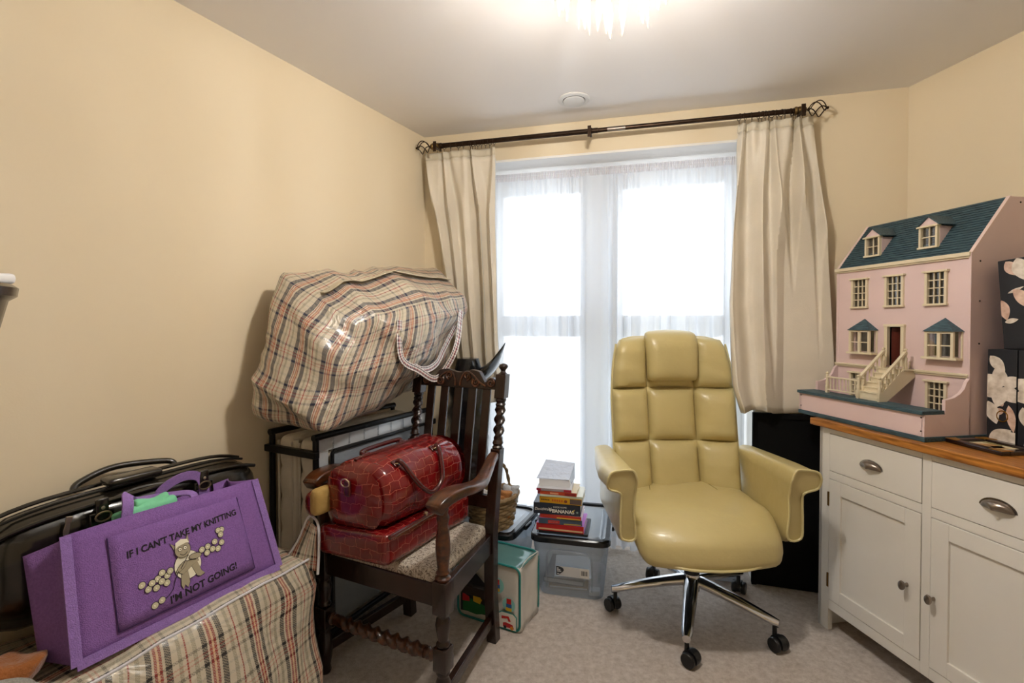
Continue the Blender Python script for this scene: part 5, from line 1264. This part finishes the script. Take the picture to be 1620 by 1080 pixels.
def sash(x0, x1, z0, z1, nx, nz, par=dh, y=0, w=.010):
    f = hb_('window', x0 - w - .006, x1 + w + .006, y - .014, y + .004, z1, z1 + .007, M_iv, par)
    for a, b in ((x0 - w, x0), (x1, x1 + w)): hb_('window_jamb', a, b, y - .008, y + .006, z0, z1, M_iv, f if par is dh else f)
    hb_('sill', x0 - w - .003, x1 + w + .003, y - .012, y + .004, z0 - .008, z0, M_iv, f)
    for i in range(1, nx): xx = lerp(x0, x1, i / nx); hb_('glazing_bar', xx - .0018, xx + .0018, y - .001, y + .004, z0, z1, M_iv, f, 0)
    for j in range(1, nz): z_ = lerp(z0, z1, j / nz); hb_('glazing_bar', x0, x1, y - .001, y + .004, z_ - .0018, z_ + .0018, M_iv, f, 0)
    hb_('pane', x0, x1, y + .005, y + .006, z0, z1, M_pane, f, 0)
    return f
for x0, x1, z0, z1 in opens[:3]: sash(x0 + .008, x1 - .008, z0, z1 - .002, 3, 4)
for x0, x1, z0, z1 in opens[6:]: sash(x0 + .008, x1 - .008, z0, z1 - .002, 3, 4)
# bay windows with little hipped roofs
for x0, x1, z0, z1 in opens[3:5]:
    X0, X1 = x0 - .014, x1 + .014; zb, zt = z0 - .012, z1 + .002; dp = -.028
    by_ = hb_('bay_window', X0 - .004, X1 + .004, dp - .004, 0, zb, zb + .009, M_iv)
    fx0, fx1 = X0 + .012, X1 - .012; xm = (fx0 + fx1) / 2
    for a, b in ((fx0 - .004, fx0 + .006), (fx1 - .006, fx1 + .004), (xm - .006, xm + .006)): hb_('post', a, b, dp - .002, dp + .006, zb + .009, zt, M_iv, by_, .0006)
    hb_('head', fx0, fx1, dp - .002, dp + .006, zt - .008, zt, M_iv, by_, .0006); hb_('glazing_bar', fx0, fx1, dp, dp + .004, (zb + zt) / 2 - .002, (zb + zt) / 2 + .002, M_iv, by_, 0)
    for a, b in ((X0, fx0), (X1, fx1)):
        g = G(); g.add([(a, 0, zb + .009), (b, dp, zb + .009), (b, dp, zt), (a, 0, zt)], [(0, 1, 2, 3)]); sol(g.build('cheek_pane', M_pane, by_), .001)
        hb_('post', a - .003, a + .003, -.004, 0, zb + .009, zt, M_iv, by_, 0)
    hb_('pane', fx0, fx1, dp + .0035, dp + .0045, zb + .009, zt, M_pane, by_, 0)
    g = G(); e = .008; xm = (X0 + X1) / 2
    g.add([(X0 - e, 0, zt), (fx0 - e, dp - e, zt), (fx1 + e, dp - e, zt), (X1 + e, 0, zt), (xm, 0, zt + .05)], [(0, 1, 4), (1, 2, 4), (2, 3, 4), (3, 2, 1, 0), (0, 4, 3)]); g.build('bay_roof', M_slate, by_)
# front door, ajar
x0, x1, z0, z1 = opens[5]
df = hb_('door_frame', x0 - .004, x0 + .010, -.010, .006, z0, z1, M_iv); hb_('frame_jamb', x1 - .010, x1 + .004, -.010, .006, z0, z1, M_iv, df); hb_('frame_head', x0 - .006, x1 + .006, -.012, .006, z1 - .004, z1 + .006, M_iv, df)
dl = G().box(0, .054, 0, .006, 0, z1 - z0 - .012).build('front_door', M_wood, dh, bevel=.0008); dl.location = (x0 + .011, .012, z0 + .004); dl.rotation_euler = (0, 0, R(48))
for zc in (.03, .09):
    for xc in (.008, .030): G().box(xc, xc + .016, -.001, .0, zc, zc + .045).build('door_panel', M_wood, dl, bevel=.0006)
hb_('inner_jamb', x0 + .058, x0 + .064, .03, .04, z0, z1 - .01, M_iv)
# dormers
for k, (xa, xb) in enumerate(((.108, .192), (.350, .434))):
    zb, zt = zz(1.598), zz(1.672); yb = .158 * (zb - EAV) / (RID - EAV) - .006; yf = yb - .0; ybk = .158 * (zt - EAV) / (RID - EAV) + .012
    f = sash(xa + .014, xb - .014, zb, zt, 2, 2, y=yf, w=.008)
    for x in (xa + .006, xb - .008): G().prism([(yf + .004, zb - .004), (yf + .004, zt), (ybk, zt)], x, x + .003, SMx).build('dormer_cheek', M_pink, f)
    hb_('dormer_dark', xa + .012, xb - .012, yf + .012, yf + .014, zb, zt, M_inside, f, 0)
    xm = (xa + xb) / 2; pk = zt + .04
    G().prism([(xa + .002, zt + .006), (xb - .002, zt + .006), (xm, pk)], 0, .004, Matrix(((1, 0, 0, 0), (0, 0, 1, yf - .006), (0, 1, 0, 0), (0, 0, 0, 1)))).build('dormer_gable', M_pink, f)
    ypk = .158 * (pk - EAV) / (RID - EAV) + .002
    for s, xe in ((-1, xa - .006), (1, xb + .006)):
        g = G(); zz_e = zt + .002; ye = .158 * (zz_e - EAV) / (RID - EAV) + .004; g.add([(xm, yf - .014, pk + .002), (xe, yf - .014, zz_e), (xe, ye, zz_e), (xm, ypk, pk + .002)], [(0, 1, 2, 3)]); o = g.build('dormer_roof', M_slate, f); sol(o, .004, 1 if s < 0 else -1)
# sunken front area: garden wall with coping, wings, railings
gw = hb_('garden_wall', 0, HWd, GY, GY + .012, BZ, zz(.985)); hb_('coping', -.008, HWd + .006, GY - .010, GY + .082, zz(.985), zz(.998), M_slate)
hb_('terrace_support', .0, HWd, GY + .066, GY + .076, BZ, zz(.985))
for x in (.006, HWd - .006):
    for z in (.035, .082): G().lathe([(.003, 0), (.0025, .001), (.0001, .0012)], 8, (x, GY, z), Matrix.Rotation(PI / 2, 4, 'X')).build('screw', M_screw, gw)
for x in (-.006, HWd - .006):
    wing = [(GY, BZ), (GY, zz(.985)), (-.108, zz(.985)), (-.108, zz(1.035)), (-.095, zz(1.036)), (-.07, zz(1.042)), (-.045, zz(1.055)), (-.028, zz(1.072)), (-.018, zz(1.095)), (-.006, zz(1.108)), (.0, zz(1.108)), (0, BZ)]
    G().prism(wing, x, x + .012, SMx).build('side_wing', M_pink, dh, bevel=.001)
# railing along the terrace
def baluster(parent, x, y, z0, h, r=.0035, name='baluster'):
    G().lathe([(r, 0), (r * .6, h * .12), (r * 1.15, h * .35), (r * .6, h * .55), (r * .8, h * .8), (r, h)], 8, (x, y, z0)).build(name, M_iv, parent, smooth=True)
def newel(parent, x, y, z0, h):
    g = G(); g.box(x - .006, x + .006, y - .006, y + .006, z0, z0 + h * .35); g.lathe([(.0055, h * .35), (.0075, h * .5), (.004, h * .6), (.0065, h * .75), (.0065, h * .84), (.003, h * .87), (.0065, h * .93), (.0055, h * .98), (.001, h)], 12, (x, y, z0)); return g.build('newel_post', M_iv, parent, smooth=True)
TZ = zz(.998); ry = GY + .05
rl = thing_rail = hb_('railing', .105, .272, ry - .004, ry + .004, TZ + .066, TZ + .072, M_iv); hb_('bottom_rail', .105, .272, ry - .004, ry + .004, TZ + .012, TZ + .017, M_iv, rl)
for k in range(9): baluster(rl, .118 + k * .0175, ry, TZ + .017, .05, .0028)
newel(rl, .10, ry, TZ, .092); newel(rl, .277, ry, TZ, .088)
# stair from the terrace up to the door
SX0, SX1 = .272, .372; steps = 6; y0s, y1s = GY + .035, -.055; z1s = zz(1.122)
stair = hb_('stair', SX0, SX1, y0s, y0s + .012, TZ, TZ + .012, M_iv)
for k in range(steps):
    ya = lerp(y0s, y1s, k / steps); yb2 = lerp(y0s, y1s, (k + 1) / steps); zt = lerp(TZ + .014, z1s, (k + 1) / steps)
    hb_('tread', SX0 + .006, SX1 - .006, ya - .003, yb2 + .004, zt - .004, zt, M_iv, stair, .0006); hb_('riser', SX0 + .008, SX1 - .008, ya, ya + .003, zt - (z1s - TZ) / steps, zt - .004, M_iv, stair, 0)
hb_('landing', SX0 - .004, SX1 + .004, y1s - .002, .0, z1s - .006, z1s, M_iv, stair); hb_('landing_front', SX0, SX1, y1s - .004, y1s - .001, z1s - .02, z1s - .006, M_iv, stair)
for x in (SX0, SX1 - .006):
    G().prism([(y0s - .008, TZ), (y0s - .008, TZ + .02), (y1s, z1s), (0, z1s), (0, z1s - .03), (y0s + .03, TZ)], x, x + .006, SMx).build('stringer', M_iv, stair)
    nb = 6
    n0 = newel(stair, x + .003, y0s - .002, TZ + .002, .095); n1 = newel(stair, x + .003, y1s + .012, z1s, .082)
    G().ribbon([(x + .003, y0s, TZ + .082), (x + .003, y1s + .012, z1s + .068)], .012, .007, (0, -.6, .8)).build('handrail', M_iv, stair)
    for k in range(nb):
        t = (k + .7) / (nb + .3); baluster(stair, x + .003, lerp(y0s, y1s + .012, t), lerp(TZ + .02, z1s, t), .057, .0033)
for k in range(3): baluster(stair, .30 + k * .026, -.004, z1s, .03, .0025)

# ------------------------------------------------------------------ things on the right end of the sideboard
def sbp(x, y, z): return Matrix.Translation(sbO) @ Matrix.Rotation(RZ_S, 4, 'Z') @ Vector((x, y, z))
WT = SH + .0305
M_navy = mat('navy_floral_board', '#14171f', .55); M_petal = mat('petal_print', '#d9c8b4', .6, var=.25, vs=40, col2='#efe6da'); M_blush = mat('blush_petal_print', '#cfa48e', .6, var=.2, vs=40, col2='#e8cdbb'); M_gring = mat('gold_ring', '#b08a3a', .25, 1)
def petal(cx, cy, L, w, a, n=10):
    pts = []
    for k in range(2 * n):
        t = k / n; s = t if t <= 1 else 2 - t; sgn = 1 if t <= 1 else -1
        x = L * s; y = sgn * w * math.sin(PI * s) ** .8 * (1 - .35 * s); pts.append((cx + x * math.cos(a) - y * math.sin(a), cy + x * math.sin(a) + y * math.cos(a)))
    return pts
def clip_box(poly, x0, x1, y0, y1):
    def cl(p, f, inter):
        out = []
        for a, b in zip(p, p[1:] + p[:1]):
            if f(a): out.append(a)
            if f(a) != f(b): out.append(inter(a, b))
        return out
    for ax, v, sg in ((0, x0, 1), (0, x1, -1), (1, y0, 1), (1, y1, -1)):
        if not poly: return poly
        poly = cl(poly, lambda p: (p[ax] - v) * sg >= 0, lambda a, b: tuple(a[i] + (b[i] - a[i]) * (v - a[ax]) / (b[ax] - a[ax]) for i in (0, 1)))
    return poly
def floral(parent, M, W, Hh, petals):
    for i, (cx, cy, L, w, a, c) in enumerate(petals):
        p = clip_box(petal(cx * W, cy * Hh, L, w, R(a)), .001, W - .001, .001, Hh - .001)
        if len(p) > 2: G().prism(p, 0, .0004, M @ Matrix.Translation((0, 0, .0003 + .0004 * (i % 4)))).build('petal_print', M_blush if c else M_petal, parent)
flower = [(.5, .60, .075, .028, 100, 0), (.5, .60, .075, .030, 150, 0), (.5, .60, .07, .03, 205, 0), (.5, .60, .07, .028, 260, 0), (.5, .60, .07, .03, 320, 0), (.55, .62, .06, .024, 30, 0), (.1, .93, .07, .022, -50, 0), (.05, .44, .08, .026, -70, 0), (.6, .36, .04, .014, 200, 1), (.75, .42, .09, .016, -80, 1), (.1, .02, .08, .026, 35, 0), (.4, .05, .09, .028, 10, 0), (.55, .40, .03, .012, 120, 1)]
# spines face the room, widths run along the sideboard
rzF = RZ_S
def sfile(lab, loc, w, d, h, pet, ring=True, tilt=0, cat='file'):
    t = thing('floral_box_file', lab, 'box file', loc, rzF, 'navy floral box files'); t.rotation_euler = (0, tilt, rzF)
    b = G().box(0, w, 0, d, 0, h).build('file_body', M_navy, t, bevel=.002)
    FMx = face_M((0, -.0003, 0), (1, 0, 0), (0, 0, 1)); floral(b, FMx, w, h, pet)
    FS = face_M((w + .0003, 0, 0), (0, 1, 0), (0, 0, 1)); floral(b, FS, d, h, pet[:6])
    if ring: G().tube([(w * .55 + .016 * math.cos(a), -.002, .095 + .018 * math.sin(a)) for a in [2 * PI * k / 24 for k in range(24)]], .0018, 6, loop=True).build('finger_ring', M_gring, t, smooth=True)
    return t
sfile('navy floral box file with gold ring standing next to the doll house wall', sbp(.466, .24, WT), .087, .235, .32, flower)
sfile('navy floral box file with gold ring standing second from the doll house', sbp(.556, .24, WT), .087, .235, .32, [(p[0] + .12, p[1] - .02, *p[2:]) for p in flower])
big = [(.12, .98, .06, .022, -60, 1), (.28, 1.0, .08, .03, -75, 0), (.12, .62, .05, .006, 20, 0), (.2, .66, .10, .024, -50, 1), (.02, .55, .07, .02, -80, 1), (.45, .28, .12, .03, 5, 0), (.05, .3, .04, .01, 10, 0), (.7, .7, .1, .03, 40, 0), (.75, .4, .1, .03, -40, 1)]
sfile('large navy floral box balanced on top of the two box files', sbp(.507, .25, WT + .322), .20, .20, .30, big, False, R(-4.5))
# framed picture lying flat
pf = thing('picture_frame', 'dark wooden picture frame with gold corners lying on the oak top', 'picture frame', sbp(.553, .148, WT), RZ_S + R(-6))
M_fr = mat('dark_mahogany_frame', '#1e0c09', .25, coat=.4); M_gc = mat('gold_corner', '#c08a2c', .35, .8, var=.25, vs=60)
PWd, PHt = .185, .15
for x0, x1, y0, y1 in ((-PWd / 2, PWd / 2, -PHt / 2, -PHt / 2 + .028), (-PWd / 2, PWd / 2, PHt / 2 - .028, PHt / 2), (-PWd / 2, -PWd / 2 + .028, -PHt / 2 + .028, PHt / 2 - .028), (PWd / 2 - .028, PWd / 2, -PHt / 2 + .028, PHt / 2 - .028)):
    G().box(x0, x1, y0, y1, .0, .014).build('frame_rail', M_fr, pf, bevel=.003)
pm = G().box(-PWd / 2 + .027, PWd / 2 - .027, -PHt / 2 + .027, PHt / 2 - .027, .002, .006).build('picture', mat('cream_mount', '#d8c9a2', .6), pf)
for poly, c in (([(-.05, -.035), (.03, -.04), (.03, .02), (-.03, .03)], '#b98e5a'), ([(-.01, -.01), (.02, -.02), (.025, .015), (0, .03)], '#2c2418'), ([(-.06, .025), (.0, .03), (-.01, .045), (-.055, .042)], '#8e8350')):
    G().prism(poly, .0062, .0066).build('picture_print', mat('pic' + c, c, .6), pm)
for sx_ in (-1, 1):
    for sy_ in (-1, 1):
        x, y = sx_ * PWd / 2, sy_ * PHt / 2; G().prism([(x, y), (x - sx_ * .04, y), (x - sx_ * .028, y - sy_ * .028), (x, y - sy_ * .04)][::sx_ * sy_], .0142, .0155).build('gold_corner', M_gc, pf)

# ------------------------------------------------------------------ dark planter at the left edge, on a tall stand
pst = thing('plant_stand', 'tall dark wooden stand just outside the left edge under the dark pot', 'stand', (-.965, .75, 0))
G().lathe([(.095, 1.145), (.10, 1.15), (.10, 1.16), (.095, 1.165)], 28).build('stand_top', M_oak, pst, smooth=True)
G().lathe([(.03, .08), (.02, .2), (.028, .5), (.018, .8), (.03, 1.08), (.03, 1.146)], 18).build('stand_column', M_oak, pst, smooth=True)
for k in range(3):
    a = 2 * PI * k / 3 + .5; G().tube(smooth_path([(0, 0, .2), (.06 * math.cos(a), .06 * math.sin(a), .16), (.075 * math.cos(a), .075 * math.sin(a), .05), (.09 * math.cos(a), .09 * math.sin(a), .012)], 5), .012, 8).build('stand_foot', M_oak, pst, smooth=True)
pot = thing('dark_pot', 'dark brown tapered pot with a rolled rim at the left edge', 'pot', (-.905, .75, 1.166))
pot.location = (-.945, .75, 1.170)
G().lathe([(.0001, 0), (.085, 0), (.088, .004), (.126, .168), (.137, .176), (.139, .19), (.132, .196), (.124, .19), (.08, .012), (.0001, .012)], 32, caps=False).build('vessel', mat('brown_black_glaze', '#2a1a10', .25, var=.3, vs=9, coat=.3), pot, smooth=True)
pp = thing('folded_paper', 'white folded paper lying in the dark pot at the left edge', 'paper', (-.945, .75, 1.356), .3)
crumple(G(), (.11, .09, .010), .008, 14, 5.1, (0, 0, .022), (6, 6, 1), .008).build('sheet', mat('white_paper', '#e9e9ea', .8), pp, smooth=True)
